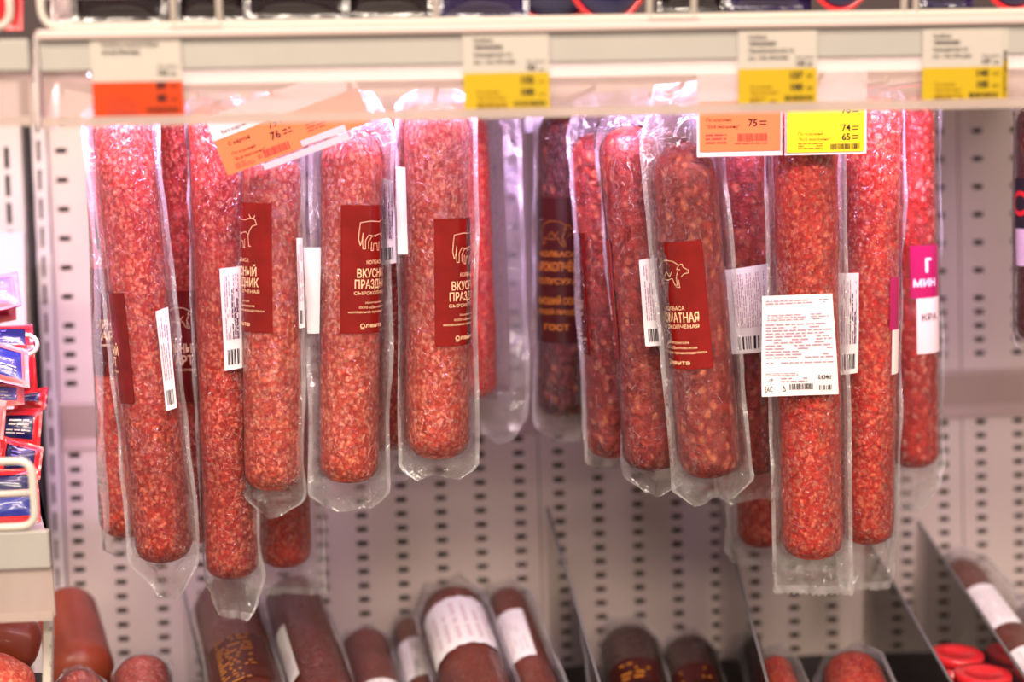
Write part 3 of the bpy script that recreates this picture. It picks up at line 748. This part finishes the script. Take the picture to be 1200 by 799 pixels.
brand_label(S, -66, 66, 238, 390, PRAZ, COW)
sticker(S, [(347, 279), (354, 279), (357, 384), (350, 385)], 1.050, fine_v(6))
sticker(S, [(355, 290), (376, 290), (374, 391), (360, 391)], 1.056)
S = hang('salami with cattle-emblem red label facing forward in the middle of the pale group', 412, 150, 409, 564, 35, 1.07, 'salami_pale', B_(1.42, 8, 0.022), 7, caps=(1.3, 0.7))
brand_label(S, 49, 67, 240, 391, PRAZ, COW)
S = hang('shaded salami squeezed between the two sticks with cattle-emblem labels', 453, 128, 455, 526, 31, 1.155, 'salami_red', B_(1.22, 20, 0.025), 8)
sticker(S, [(447, 208), (461, 212), (465, 308), (447, 311)], 1.075, fine_v(8, True))
S = hang('salami with cattle-emblem red label at the edge beside the bare punched panel', 511, 118, 514, 536, 37, 1.07, 'salami_pale', B_(1.3, -6, 0.018), 9)
brand_label(S, 62, 67, 256, 406, PRAZ, COW)
sticker(S, [(464, 195), (475, 196), (478, 298), (466, 298)], 1.045)
S = hang('half-hidden salami far back in a wide flaring film bag', 543, 128, 556, 466, 28, 1.245, 'salami_bright', B_(1.85, 0, 0.038, shift=0.5), 10)
# the darker group
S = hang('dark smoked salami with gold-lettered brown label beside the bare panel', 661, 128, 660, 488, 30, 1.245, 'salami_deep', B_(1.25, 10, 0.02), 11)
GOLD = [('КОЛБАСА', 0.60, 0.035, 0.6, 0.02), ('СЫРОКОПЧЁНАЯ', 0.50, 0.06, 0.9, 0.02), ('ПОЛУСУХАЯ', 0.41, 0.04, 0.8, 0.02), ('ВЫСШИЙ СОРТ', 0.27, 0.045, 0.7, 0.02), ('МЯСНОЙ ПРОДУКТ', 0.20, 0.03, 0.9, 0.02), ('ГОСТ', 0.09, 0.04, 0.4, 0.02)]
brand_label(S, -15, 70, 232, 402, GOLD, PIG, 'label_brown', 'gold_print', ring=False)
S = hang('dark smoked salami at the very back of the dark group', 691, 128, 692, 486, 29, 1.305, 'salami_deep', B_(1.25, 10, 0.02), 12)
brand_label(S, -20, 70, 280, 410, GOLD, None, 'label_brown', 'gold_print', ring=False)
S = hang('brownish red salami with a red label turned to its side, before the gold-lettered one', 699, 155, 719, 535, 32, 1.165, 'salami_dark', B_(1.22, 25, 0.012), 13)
brand_label(S, -84, 46, 272, 416, AROM, None, 'label_maroon')
S = hang('knobbly dark salami with a white sticker on its film edge', 736, 148, 767, 550, 35, 1.098, 'salami_dark', B_(1.42, -38, 0.026, tail=0.5, top=0.03), 14)
brand_label(S, -104, 46, 280, 422, AROM, None, 'label_red')
sticker(S, [(749, 305), (770, 302), (776, 405), (757, 406)], 1.055, fine_v(14))
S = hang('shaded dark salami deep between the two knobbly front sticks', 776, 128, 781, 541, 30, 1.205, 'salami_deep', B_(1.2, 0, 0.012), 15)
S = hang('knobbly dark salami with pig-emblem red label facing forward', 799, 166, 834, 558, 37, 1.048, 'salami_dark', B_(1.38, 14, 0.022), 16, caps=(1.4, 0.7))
brand_label(S, -42, 62, 282, 432, AROM, PIG)
S = hang('dark salami behind a wide creased white sticker', 868, 150, 881, 556, 31, 1.14, 'salami_dark', B_(1.5, 18, 0.028), 17)
sticker(S, [(847, 317), (902, 309), (902, 412), (858, 416)], 1.085, fine_v(17), bulge=0.004)
sticker(S, [(840, 322), (848, 319), (858, 419), (853, 425)], 1.09)
S = hang('red salami far back with just its tip showing under the creased sticker', 889, 128, 892, 640, 29, 1.245, 'salami_red', B_(1.5, 0, 0.02), 18)
# the bright group
S = hang('bright red salami with a large white printed sticker across its bag', 942, 116, 952, 653, 36.5, 1.052, 'salami_bright', B_(1.32, 2, 0.030, hem=True), 19)
def big(pr, W_, H_):
    p = pr.setdefault('ink', Print()); q_ = pr.setdefault('ink_soft', Print())
    q_.fine(W_ * 0.05, H_ * 0.91, W_ * 0.93, H_ * 0.96, 2, 1); q_.fine(W_ * 0.07, H_ * 0.75, W_ * 0.93, H_ * 0.82, 3, 2)
    q_.fine(W_ * 0.05, H_ * 0.37, W_ * 0.95, H_ * 0.73, 12, 3); q_.fine(W_ * 0.06, H_ * 0.32, W_ * 0.95, H_ * 0.345, 1, 4)
    p.text('19', W_ * 0.10, H_ * 0.15, H_ * 0.03, bold=0.02); q_.fine(W_ * 0.05, H_ * 0.2, W_ * 0.6, H_ * 0.235, 2, 6); q_.fine(W_ * 0.25, H_ * 0.13, W_ * 0.6, H_ * 0.19, 2, 7)
    p.text('EAC', W_ * 0.04, H_ * 0.045, H_ * 0.06, w=W_ * 0.1)
    p.text('0.634кг', W_ * 0.74, H_ * 0.16, H_ * 0.045, w=W_ * 0.18, bold=0.02)
    p.barcode(W_ * 0.36, H_ * 0.06, W_ * 0.68, H_ * 0.12, 20, 3); p.barcode(W_ * 0.75, H_ * 0.05, W_ * 0.93, H_ * 0.10, 10, 5)
    p.stroke([(W_ * 0.27, H_ * 0.05), (W_ * 0.31, H_ * 0.05), (W_ * 0.29, H_ * 0.1), (W_ * 0.27, H_ * 0.05)], 0.0005)
sticker(S, [(893, 347), (976, 344), (983, 462), (893, 465)], 1.021, big, bulge=0.0005)
S = hang('bright red salami behind, showing only in the gap beside the large sticker', 977, 128, 984, 596, 28, 1.205, 'salami_bright', B_(1.2, 0, 0.012), 20)
S = hang('long bright red salami with a narrow printed sticker, next to the large-sticker one', 1023, 112, 1015, 636, 32.5, 1.105, 'salami_bright', B_(1.3, 24, 0.040, tail=0.8, hem=True), 21)
lb = patch(S, 42, 110, zpx(S, 388), zpx(S, 326), 'label_magenta'); lb2 = patch(S, 50, 110, zpx(S, 440), zpx(S, 388), 'label_cream')
sticker(S, [(981, 320), (1008, 320), (1006, 437), (983, 440)], 1.062, fine_v(21, True))
S = hang('coarse red salami with a magenta and cream label beside the bare panel', 1065, 108, 1071, 547, 29.5, 1.19, 'salami_coarse', B_(1.3, 20, 0.044, tail=0.6), 22)
lb = patch(S, -2, 88, zpx(S, 350), zpx(S, 288), 'label_magenta'); p = Print(); p.text('МИН', -0.010, zpx(S, 336), 0.0065, bold=0.03); p.bar(0.0, zpx(S, 320), 0.0028, zpx(S, 304)); p.bar(0.0, zpx(S, 306), 0.006, zpx(S, 303))
stamp(S, lb, p, 'white_print', 30)
lb = patch(S, 10, 88, zpx(S, 415), zpx(S, 350), 'label_cream'); p = Print(); p.text('КРА', -0.008, zpx(S, 376), 0.0060, bold=0.01); stamp(S, lb, p, 'ink', 42)
S = hang('dark sausage with black and red label past the bare panel', 1221, 118, 1221, 400, 29, 1.17, 'salami_deep', B_(1.15, 0, 0.01), 23)
lb = patch(S, -90, 60, zpx(S, 268), zpx(S, 208), 'gap_black')
p = Print(); p.stroke([(0.009 * math.cos(k * math.pi / 10), zpx(S, 238) + 0.009 * math.sin(k * math.pi / 10)) for k in range(21)], 0.004); stamp(S, lb, p, 'pack_red', -52)
patch(S, -90, 60, zpx(S, 312), zpx(S, 268), 'film_white')

# ------------------------------------------------------------------ lower sloping shelf
YD = 1.40
SL = math.tan(math.radians(12))
zdk = P(600, 800, YD).z
deckz = lambda y: zdk - (YD - y) * SL
s3 = thing('display_shelf', 'dark sloping lower shelf under the lying sausages', 'shelf', Matrix.Translation((0, 1.0, deckz(1.0))))
xa, xb = P(30, 790, YD).x, 0.8
slab('deck', [(xa, 0.86, deckz(0.86)), (xb, 0.86, deckz(0.86)), (xb, 1.435, deckz(1.435)), (xa, 1.435, deckz(1.435))], (0, 0, -0.012), 'deck_dark', s3)
slab('lip', [(xa, 0.855, deckz(0.86) - 0.04), (xb, 0.855, deckz(0.86) - 0.04), (xb, 0.855, deckz(0.86) + 0.01), (xa, 0.855, deckz(0.86) + 0.01)], (0, 0.005, 0), 'lip_grey', s3)

def on_deck(px, py, lift):
    """World point seen at (px, py) on the plane lying `lift` above the sloping deck."""
    d = ray(px, py)
    # CAM.z + t d.z = zdk - (YD - t d.y) SL + lift
    t = (zdk - YD * SL + lift - CAM.z + CAM.y * SL) / (d.z - d.y * SL)
    return CAM + d * t
def divider(label, far, near, ydf):
    """Clear plate standing on the deck: top edge from picture point far (at depth ydf) along the slope to picture point near."""
    A = P(far[0], far[1], ydf); h = A.z - deckz(ydf)
    Bn = on_deck(near[0], near[1], h)
    d = (Bn - A); d.normalize(); Bn = Bn + d * 0.10
    t = thing('shelf_divider', label, 'divider', Matrix.Translation((A.x, A.y, deckz(A.y))), 'clear dividers on the lower shelf')
    a0, b0 = Vector((A.x, A.y, deckz(A.y) + 0.001)), Vector((Bn.x, Bn.y, deckz(Bn.y) + 0.001))
    side = Vector((0.0022, 0, 0))
    slab('plate', [a0, b0, Bn, A], side, 'acrylic', t)
    slab('edge', [A + Vector((-0.0002, 0, 0)), Bn + Vector((-0.0002, 0, 0)), Bn + Vector((-0.0002, 0, 0.0022)), A + Vector((-0.0002, 0, 0.0022))], side * 1.2, 'acrylic_edge', t)
    return t
divider('clear upright divider beside the brown sausage with a gold band', (213, 688), (238, 799), 1.40)
divider('clear upright divider between the stickered sausages and the dark ones', (640, 596), (700, 799), 1.40)
divider('clear upright divider between the dark sausages and the small red salami', (842, 588), (897, 799), 1.40)
divider('clear upright divider beside the two small red salami ends', (1012, 628), (1112, 799), 1.36)
divider('clear upright divider against the tan sausage with two white stickers', (1074, 612), (1202, 799), 1.40)

gl = 'sausages lying on the lower shelf'
def lying(label, fx, fy, nx_, ny, rpx, Yf, material, seed, bag=None, name='cooked_sausage', cat='sausage', ext=0.12, lift=None, caps=(0.8, 0.8)):
    """Far end's top seen at (fx, fy); axis passes (nx_, ny)."""
    r = rpx * Yf / F
    A = P(fx, fy + rpx * 0.55, Yf); h = A.z - deckz(Yf)
    Bn = on_deck(nx_, ny, h); d = (Bn - A).normalized(); Bn = Bn + d * ext
    return sausage(label, A, Bn, r, material, cat=cat, name=name, group=gl, bag=bag, seed=seed, caps=caps)
def band(S, y0, y1, a0, a1, material, name='label', **kw):
    z0, z1 = sorted((zpx2(S, y0), zpx2(S, y1))); o = patch(S, a0, a1, z0, z1, material, name=name, **kw)
    if name == 'sticker': lines_on(S, o, y0, y1, a0, a1, int(y0))
    return o
def lines_on(S, st, y0, y1, a0, a1, seed):
    z0, z1 = sorted((zpx2(S, y0), zpx2(S, y1))); h = math.radians(a1 - a0) * S['r'] / 2
    p = Print(); p.fine(-h * 0.8, z0 + (z1 - z0) * 0.12, h * 0.8, z1 - (z1 - z0) * 0.12, 7, seed, vertical=True); stamp(S, st, p, 'ink_pale', (a0 + a1) / 2, 0.0016)
def zpx2(S, py):
    M = S['M']; lo, hi = 0.0, S['L']
    for _ in range(40):
        m = (lo + hi) / 2; d = M @ Vector((0, -S['r'], m)) - CAM
        if 399.5 - F * d.dot(up) / d.dot(fw) > py: lo = m
        else: hi = m
    return lo
LB = lambda **kw: dict(dict(wf=1.25, rot=0, bot=0.02, top=0.03, material='bag_film'), **kw)
S = lying('brown sausage with gold lettering beside the divider, lying on the shelf', 262, 680, 287, 799, 36, 1.34, 'sausage_brown', 31, LB(wf=1.12))
lb = band(S, 745, 795, -55, 55, 'sausage_dark')
pp = Print()
for yy in (748, 757, 764, 771, 778, 786, 793): pp.fine(-0.016, zpx2(S, yy) - 0.006, 0.016, zpx2(S, yy) + 0.005, 2, yy, fill=1.0)
stamp(S, lb, pp, 'gold_print', -5)
S = lying('brown sausage in film with a white sticker, next to the gold-lettered one', 340, 678, 374, 799, 32, 1.36, 'sausage_brown', 32, LB(wf=1.15))
band(S, 722, 780, -85, -30, 'paper', 'sticker')
S = lying('plain brown sausage half covered by its neighbour with a side sticker', 374, 742, 386, 799, 12, 1.38, 'sausage_brown', 33)
S = lying('plain reddish brown sausage before a white sticker edge', 426, 737, 438, 799, 29, 1.34, 'sausage_brown', 34, LB(wf=1.1))
band(S, 797, 806, -60, 60, 'paper', 'sticker')
S = lying('sausage with a broad white sticker tucked behind the taller stickered one', 479, 725, 494, 799, 20, 1.39, 'sausage_brown', 35, LB(wf=1.4))
band(S, 748, 792, -88, 70, 'paper', 'sticker', skew=8)
S = lying('reddish sausage wrapped in film with a creased white sticker over its far end', 527, 688, 556, 799, 37, 1.33, 'sausage_brown', 36, LB(wf=1.25, top=0.05))
st = band(S, 702, 756, -80, 80, 'paper', 'sticker', skew=4, ragged=0.001)
S = lying('reddish sausage with a slanting white sticker beside the clear divider', 592, 690, 626, 799, 24, 1.36, 'sausage_brown', 37, LB(wf=1.4, top=0.04))
band(S, 716, 770, -75, 30, 'paper', 'sticker', skew=6)
S = lying('dark sausage with gold print right beside the tall clear divider', 735, 733, 745, 799, 35, 1.34, 'sausage_dark', 39, LB(wf=1.12, top=0.05))
pp = Print(); lb = band(S, 772, 799, -50, 50, 'label_brown'); pp.fine(-0.012, zpx2(S, 797), 0.016, zpx2(S, 776), 4, 4); stamp(S, lb, pp, 'gold_print', 0)
S = lying('dark sausage with gold print between two others of its kind', 805, 744, 815, 799, 32, 1.34, 'sausage_dark', 40, LB(wf=1.1, top=0.04))
pp = Print(); lb = band(S, 778, 799, -50, 50, 'label_brown'); pp.fine(-0.012, zpx2(S, 798), 0.016, zpx2(S, 782), 3, 5); stamp(S, lb, pp, 'gold_print', 0)
S = lying('dark sausage almost hidden behind the divider by the small red salami', 874, 738, 890, 799, 15, 1.40, 'sausage_dark', 41)
S = lying('small red salami end peeking up beside the divider', 906, 768, 962, 950, 22, 1.22, 'salami_bright', 42, LB(wf=1.6, top=0.035, material='bag_film'), name='salami_stick', cat='salami', ext=0.06)
S = lying('small red salami end standing out in front of the dark compartment', 994, 762, 1062, 950, 36, 1.20, 'salami_bright', 43, LB(wf=1.3, top=0.03), name='salami_stick', cat='salami', ext=0.06)
S = lying('tan sausage with two white stickers against the slanting divider', 1122, 655, 1216, 799, 26, 1.38, 'sausage_tan', 44, LB(wf=1.6, top=0.04))
band(S, 690, 735, -30, 60, 'paper', 'sticker'); band(S, 762, 800, -20, 70, 'paper', 'sticker')
S = lying('dark sausage end beyond the tan one with stickers', 1216, 700, 1240, 799, 28, 1.40, 'sausage_dark', 46)
S = lying('wide reddish sausage leaning in the corner by the white upright', 76, 690, 100, 799, 34, 1.34, 'sausage_brown', 47, ext=0.0)
S = lying('speckled salami end poking up below the wide corner sausage', 92, 786, 96, 950, 30, 1.13, 'salami_pale', 48, LB(wf=1.08, top=0.03), name='salami_stick', cat='salami', ext=0.05)
S = lying('speckled salami end in film standing before the bare panel', 166, 768, 172, 950, 32, 1.19, 'salami_pale', 49, LB(wf=1.1, top=0.03), name='salami_stick', cat='salami', ext=0.05)
# tall round packs seen through the slanting divider
for px, py, Y, lab in ((1121, 768, 1.20, 'tall round pack with red printed band behind the slanting divider'), (1152, 792, 1.135, 'second tall round pack, standing before the one behind the slanting divider')):
    c = P(px, py, Y); h = c.z - deckz(Y) - 0.008; n = 28
    t = thing('round_pack', lab, 'pack', Matrix.Translation(c - Vector((0, 0, h))), 'round packs behind the slanting divider')
    def lathe(name, prof_, material, cap=True):
        V = []; Fc = []
        for a_, z_ in prof_: V += [c + Vector((a_ * math.cos(2 * math.pi * k_ / n), a_ * math.sin(2 * math.pi * k_ / n), z_)) for k_ in range(n)]
        for j in range(len(prof_) - 1):
            for k_ in range(n): Fc.append((j * n + k_, j * n + (k_ + 1) % n, (j + 1) * n + (k_ + 1) % n, (j + 1) * n + k_))
        if cap: Fc.append(tuple(range((len(prof_) - 1) * n, len(prof_) * n))); Fc.append(tuple(reversed(range(n))))
        o_ = mesh(name, V, Fc, material, t, smooth=True); return o_
    lathe('tub', [(0.021, -h), (0.0225, -h + 0.004), (0.024, -0.002), (0.0225, 0.001), (0.010, 0.0015)], 'film_white')
    lathe('printed_band', [(0.0240, -0.034), (0.0247, -0.034), (0.0249, -0.006), (0.0242, -0.006)], 'pack_red', False)
    lathe('lid', [(0.0249, -0.0058), (0.0247, 0.002), (0.0236, 0.0032), (0.013, 0.0032), (0.012, 0.002)], 'pack_red')
    pt = Print(); pt.text('ая', 0, 0, 0.011, align='c', bold=0.03)
    pt.put(lambda x, y: c + Vector((0.0253 * math.sin(x / 0.0253), -0.0253 * math.cos(x / 0.0253), y - 0.026)), 'pack_pink', t)

# ------------------------------------------------------------------ left bay: shelf with sachets
YL = 0.95
za, zb, zc = P(20, 622, YL).z, P(20, 666, YL).z, P(20, 724, YL).z
xlL, xrL = P(-90, 640, YL).x, P(59, 640, YL).x
s4 = thing('display_shelf', 'small side shelf with grey lip carrying the pile of blue sachets', 'shelf', Matrix.Translation((xlL, YL, zb)))
slab('deck', [(xlL, YL + 0.004, zb), (xrL, YL + 0.004, zb), (P(38, 600, 1.24).x, 1.24, zb), (xlL, 1.24, zb)], (0, 0, 0.004), 'deck_white', s4)
box('lip', (xlL, YL - 0.003, zb), (xrL, YL + 0.004, za), 'lip_grey', s4, bevel=0.0012)
box('price_strip', (xlL, YL + 0.001, zc), (xrL, YL + 0.0026, zb), 'strip_edge', s4)
box('strip_edge', (xlL, YL - 0.006, zc - 0.001), (xrL, YL - 0.0045, zc + 0.005), 'strip_edge', s4)
t = thing('wire_fence', 'white wire fence with rounded corner before the sachet pile', 'shelf fence', Matrix.Translation(P(0, 618, YL)))
x1 = P(39, 570, YL).x; zl, zh = za + 0.003, P(20, 540, YL).z; zm = P(20, 578, YL).z
tube('frame_wire', bend_path([(xlL, YL, zl), (x1, YL, zl), (x1, YL, zh), (xlL, YL, zh)], 0.011), 0.0028, 'wire_white', t)
tube('rail_wire', [(xlL, YL, zm), (x1, YL, zm)], 0.0024, 'wire_white', t)
# side plate of the sachet bay and wire loop
plate = slab('side_plate', [P(-40, 272, 1.36), P(28, 272, 1.36), P(36, 620, 1.36), P(-40, 620, 1.36)], (0, 0.004, 0), 'post_white')
tag(plate, 'pale upright plate behind the pile of blue sachets', 'plate')
t = thing('wire_loop', 'small white wire loop sticking out beside the sachets', 'hook', Matrix.Translation(P(36, 405, 1.12)))
tube('loop', [P(30 + 14 * math.cos(a), 404 + 12 * math.sin(a), 1.12) for a in [k * math.pi / 8 - math.pi / 2 for k in range(9)]], 0.0018, 'wire_white', t)
# front post of the lower left compartment
post = thing('corner_post', 'narrow white post in the corner below the sachet shelf', 'post', Matrix.Translation(P(56, 860, 0.985)))
slab('tube', [P(50, 722, 0.985), P(61, 722, 0.985), P(59, 870, 0.985), P(48, 870, 0.985)], (0, 0.008, 0), 'wire_white', post, bevel=0.0015)
for yy in (735, 755, 775):
    slab('notch', [P(58, yy, 0.984), P(61, yy, 0.984), P(61, yy + 4, 0.984), P(58, yy + 4, 0.984)], (0, 0.001, 0), 'lip_grey', post)
# sausages in that compartment
gl2 = 'sausages below the sachet shelf'
S = sausage('smooth orange-brown sausage lying crosswise below the sachet shelf', P(-70, 738, 1.08), P(46, 760, 1.10), 0.022, 'sausage_tan', cat='sausage', name='cooked_sausage', group=gl2, seed=51)
S = sausage('speckled pink salami end under the orange-brown sausage', P(-40, 788, 1.03), P(30, 825, 1.02), 0.026, 'salami_pale', cat='salami', name='salami_stick', group=gl2, seed=52)
under = slab('deck_board', [P(-80, 860, 0.97), P(8, 860, 0.97), P(8, 860, 0.97) + Vector((0, 0.12, 0)), P(-80, 860, 0.97) + Vector((0, 0.12, 0))], (0, 0, -0.01), 'deck_dark')
tag(under, 'dark board under the sausages below the sachet shelf', 'shelf')

def pouch(label, corners, Y0, Y1, body, border, marks, seed, group, cat='sachet', name='foil_sachet', puff=0.006, border_sides=(1, 1, 1, 1), bw=0.12):
    """Pillow sachet from four picture corners (tl, tr, br, bl); top edge at depth Y1, bottom edge at Y0."""
    q = [P(*corners[0], Y1), P(*corners[1], Y1), P(*corners[2], Y0), P(*corners[3], Y0)]
    nrm = (q[1] - q[0]).cross(q[0] - q[3]).normalized()
    if nrm.y > 0: nrm = -nrm
    W_ = (q[1] - q[0]).length; H_ = (q[0] - q[3]).length
    t = thing(name, label, cat, Matrix.Translation((q[2] + q[3]) / 2), group)
    def f(u, v, d=0.0):
        p = (q[0] * (1 - u) + q[1] * u) * v + (q[3] * (1 - u) + q[2] * u) * (1 - v)
        uu, vv = min(1, max(0, (u - bw * 0.6) / (1 - 1.2 * bw))), min(1, max(0, (v - bw * 0.6) / (1 - 1.2 * bw)))
        b = (math.sin(math.pi * uu) * math.sin(math.pi * vv)) ** 0.6 if 0 < uu < 1 and 0 < vv < 1 else 0
        wv = 0.0012 * noise.noise(Vector((u * 5 + seed * 3, v * 5, seed)))
        return p + nrm * (puff * b + wv + d)
    n = 14; V = []; Fc = []
    for sg in (1, -1):
        b_ = len(V)
        for j in range(n + 1):
            for i in range(n + 1):
                p = f(i / n, j / n)
                if sg < 0:
                    base = (q[0] * (1 - i / n) + q[1] * i / n) * (j / n) + (q[3] * (1 - i / n) + q[2] * i / n) * (1 - j / n)
                    p = base - (p - base) - nrm * 0.0006
                V.append(p)
        Fc += [(b_ + j * (n + 1) + i, b_ + j * (n + 1) + i + 1, b_ + (j + 1) * (n + 1) + i + 1, b_ + (j + 1) * (n + 1) + i) for j in range(n) for i in range(n)]
    mesh('pouch', V, Fc, body, t, smooth=True)
    V = []; Fc = []
    bu, bv = min(0.3, 0.0055 / W_), min(0.3, 0.0055 / H_)
    rects = [(0, 1, 0, bv), (1 - bu, 1, 0, 1), (0, 1, 1 - bv, 1), (0, bu, 0, 1)]
    for k, (u0, u1, v0, v1) in enumerate(rects):
        if not border_sides[k]: continue
        b_ = len(V); m = 12
        for j in range(m + 1):
            for i in range(m + 1): V.append(f(u0 + (u1 - u0) * i / m, v0 + (v1 - v0) * j / m, 0.0005 + k * 0.0001))
        Fc += [(b_ + j * (m + 1) + i, b_ + j * (m + 1) + i + 1, b_ + (j + 1) * (m + 1) + i + 1, b_ + (j + 1) * (m + 1) + i) for j in range(m) for i in range(m)]
    if V: mesh('border', V, Fc, border, t, smooth=True)
    if marks:
        p = Print(); r_ = random.Random(seed)
        p.fine(W_ * 0.25, H_ * 0.28, W_ * 0.8, H_ * 0.44, 2, seed); p.fine(W_ * 0.3, H_ * 0.5, W_ * 0.75, H_ * 0.72, 2, seed + 1, fill=0.7)
        mesh('lettering', [f(x / W_, y / H_, 0.0012) for x, y in p.v], p.f, marks, t)
    return t
gp = 'blue and red sachets piled on the side shelf'
pouch('lilac-blue sachet with pink border topping the pile', [(-40, 332), (20, 318), (25, 358), (-36, 372)], 1.16, 1.18, 'pack_lilac', 'pack_pink', 'film_white', 1, gp)
pouch('red sachet under the top lilac one', [(-30, 352), (18, 350), (19, 374), (-30, 385)], 1.18, 1.20, 'pack_red', 'pack_pink', None, 2, gp)
pouch('navy sachet with red lower edge beside the wire loop', [(-30, 384), (38, 381), (40, 412), (-30, 418)], 1.15, 1.17, 'pack_navy', 'pack_red', 'pack_lilac', 3, gp)
pouch('blue sachet with pink border and white script in mid pile', [(-40, 393), (33, 410), (35, 455), (-38, 440)], 1.09, 1.11, 'pack_blue', 'pack_pink', 'film_white', 4, gp)
pouch('narrow red sachet standing behind the blue script one', [(6, 404), (40, 404), (44, 458), (10, 468)], 1.13, 1.14, 'pack_red', 'pack_red', None, 5, gp)
pouch('pale lilac sachet under the blue script one', [(-40, 446), (28, 450), (29, 474), (-40, 482)], 1.11, 1.12, 'pack_lilac', 'pack_pink', 'film_white', 6, gp)
pouch('small blue sachet with white script poking out to the slotted upright', [(20, 460), (57, 453), (54, 480), (16, 482)], 1.15, 1.16, 'pack_blue', 'pack_red', 'film_white', 7, gp)
pouch('navy sachet with red bottom corner lower in the pile', [(0, 480), (50, 478), (47, 526), (-6, 520)], 1.12, 1.13, 'pack_navy', 'pack_red', 'film_white', 8, gp)
pouch('navy sachet with lilac script just above the wire fence', [(2, 510), (51, 524), (47, 562), (-4, 556)], 1.09, 1.10, 'pack_navy', 'pack_red', 'pack_lilac', 9, gp)
pouch('pink sachet edge sticking out at the side of the pile', [(-40, 462), (8, 470), (4, 515), (-44, 510)], 1.06, 1.07, 'pack_pink', 'pack_pink', None, 10, gp)
pouch('navy sachet standing behind the upper wire of the fence', [(-40, 552), (44, 548), (46, 588), (-40, 590)], 1.06, 1.07, 'pack_navy', 'pack_red', None, 11, gp)
pouch('blue sachet lowest in the pile behind the fence', [(-40, 578), (46, 572), (48, 612), (-40, 618)], 1.03, 1.04, 'pack_blue', 'pack_red', None, 12, gp)

# ------------------------------------------------------------------ packs on the top shelf
gt = 'packs standing on the top shelf'
def tpack(label, x0, x1, ytop, ybot, Y, body, border, seed, marks=None, puff=0.012, sides=(1, 1, 1, 1)):
    return pouch(label, [(x0, ytop), (x1, ytop), (x1, ybot), (x0, ybot)], Y, Y + 0.01, body, border, marks, seed, gt, 'pack', 'meat_pack', puff, sides)
tpack('pale shiny film pack beside the black ones at the fence corner', 60, 98, -50, 27, 0.960, 'film_white', 'film_white', 61)
tpack('black vacuum meat pack behind the short wire fence section', 84, 196, -55, 26, 0.940, 'pack_black', 'pack_black', 62)
tpack('black vacuum meat pack between the two paired fence wires', 206, 300, -55, 25, 0.950, 'pack_black', 'pack_black', 63)
tpack('black vacuum meat pack lying before the long fence section', 285, 410, -55, 22, 0.935, 'pack_black', 'pack_black', 64)
tpack('black vacuum meat pack next to the purple packs', 400, 508, -55, 20, 0.945, 'pack_black', 'pack_black', 65)
tpack('dark purple pack with pale stripes next to the red-rimmed ones', 512, 620, -60, 21, 0.950, 'pack_purple', 'pack_purple', 66, 'film_white')
tpack('dark pack in the space behind the paired fence wires', 770, 850, -60, 14, 0.965, 'pack_black', 'pack_black', 69)
tpack('dark purple pack above the card marked 137', 850, 950, -60, 12, 0.960, 'pack_purple', 'pack_purple', 70)
tpack('dark purple pack with lilac print beside the last oval red-rimmed pack', 1078, 1140, -60, 8, 0.955, 'pack_purple', 'pack_purple', 71, 'pack_lilac')
tpack('red pack behind the wire corner of the neighbouring shelf', -40, 27, -60, 36, 0.940, 'pack_red', 'pack_red', 72)
def tray(label, px, py, rx, ry, Y, seed, body='pack_navy', rim='pack_red'):
    c = P(px, py, Y); k = Y / F; a, b = rx * k, ry * k; n = 40
    t = thing('oval_pack', label, 'pack', Matrix.Translation(c + Vector((0, 0, -b))), gt)
    V = [c + Vector((0, -0.012, 0))]; Fc = []
    for j, (s_, d) in enumerate(((0.45, -0.011), (0.8, -0.007), (0.97, -0.001), (0.97, 0.004), (0.7, 0.014))):
        V += [c + Vector((a * s_ * math.cos(2 * math.pi * i / n), d + 0.0015 * noise.noise(Vector((i, j, seed))), b * s_ * math.sin(2 * math.pi * i / n))) for i in range(n)]
    for j in range(4):
        for i in range(n): Fc.append((1 + j * n + i, 1 + j * n + (i + 1) % n, 1 + (j + 1) * n + (i + 1) % n, 1 + (j + 1) * n + i))
    for i in range(n): Fc.append((0, 1 + (i + 1) % n, 1 + i))
    Fc.append(tuple(1 + 4 * n + i for i in range(n)))
    mesh('tray', V, Fc, body, t, smooth=True)
    tube('rim', [c + Vector((a * math.cos(2 * math.pi * i / n), 0, b * math.sin(2 * math.pi * i / n))) for i in range(n + 1)], 0.0022, rim, t, 8)
    return t
tray('oval pack with red rim beside the striped purple pack', 648, -42, 62, 63, 0.975, 1)
tray('oval navy pack with red rim behind the long fence section', 712, -50, 50, 72, 0.945, 2)
tray('oval pack with red rim showing above the gap between two yellow cards', 985, -50, 40, 60, 0.945, 3)
tray('oval pack with red rim at the far end of the top shelf', 1190, -55, 44, 65, 0.945, 4)

for o in bpy.data.objects:
    if '_root' in o: del o['_root']
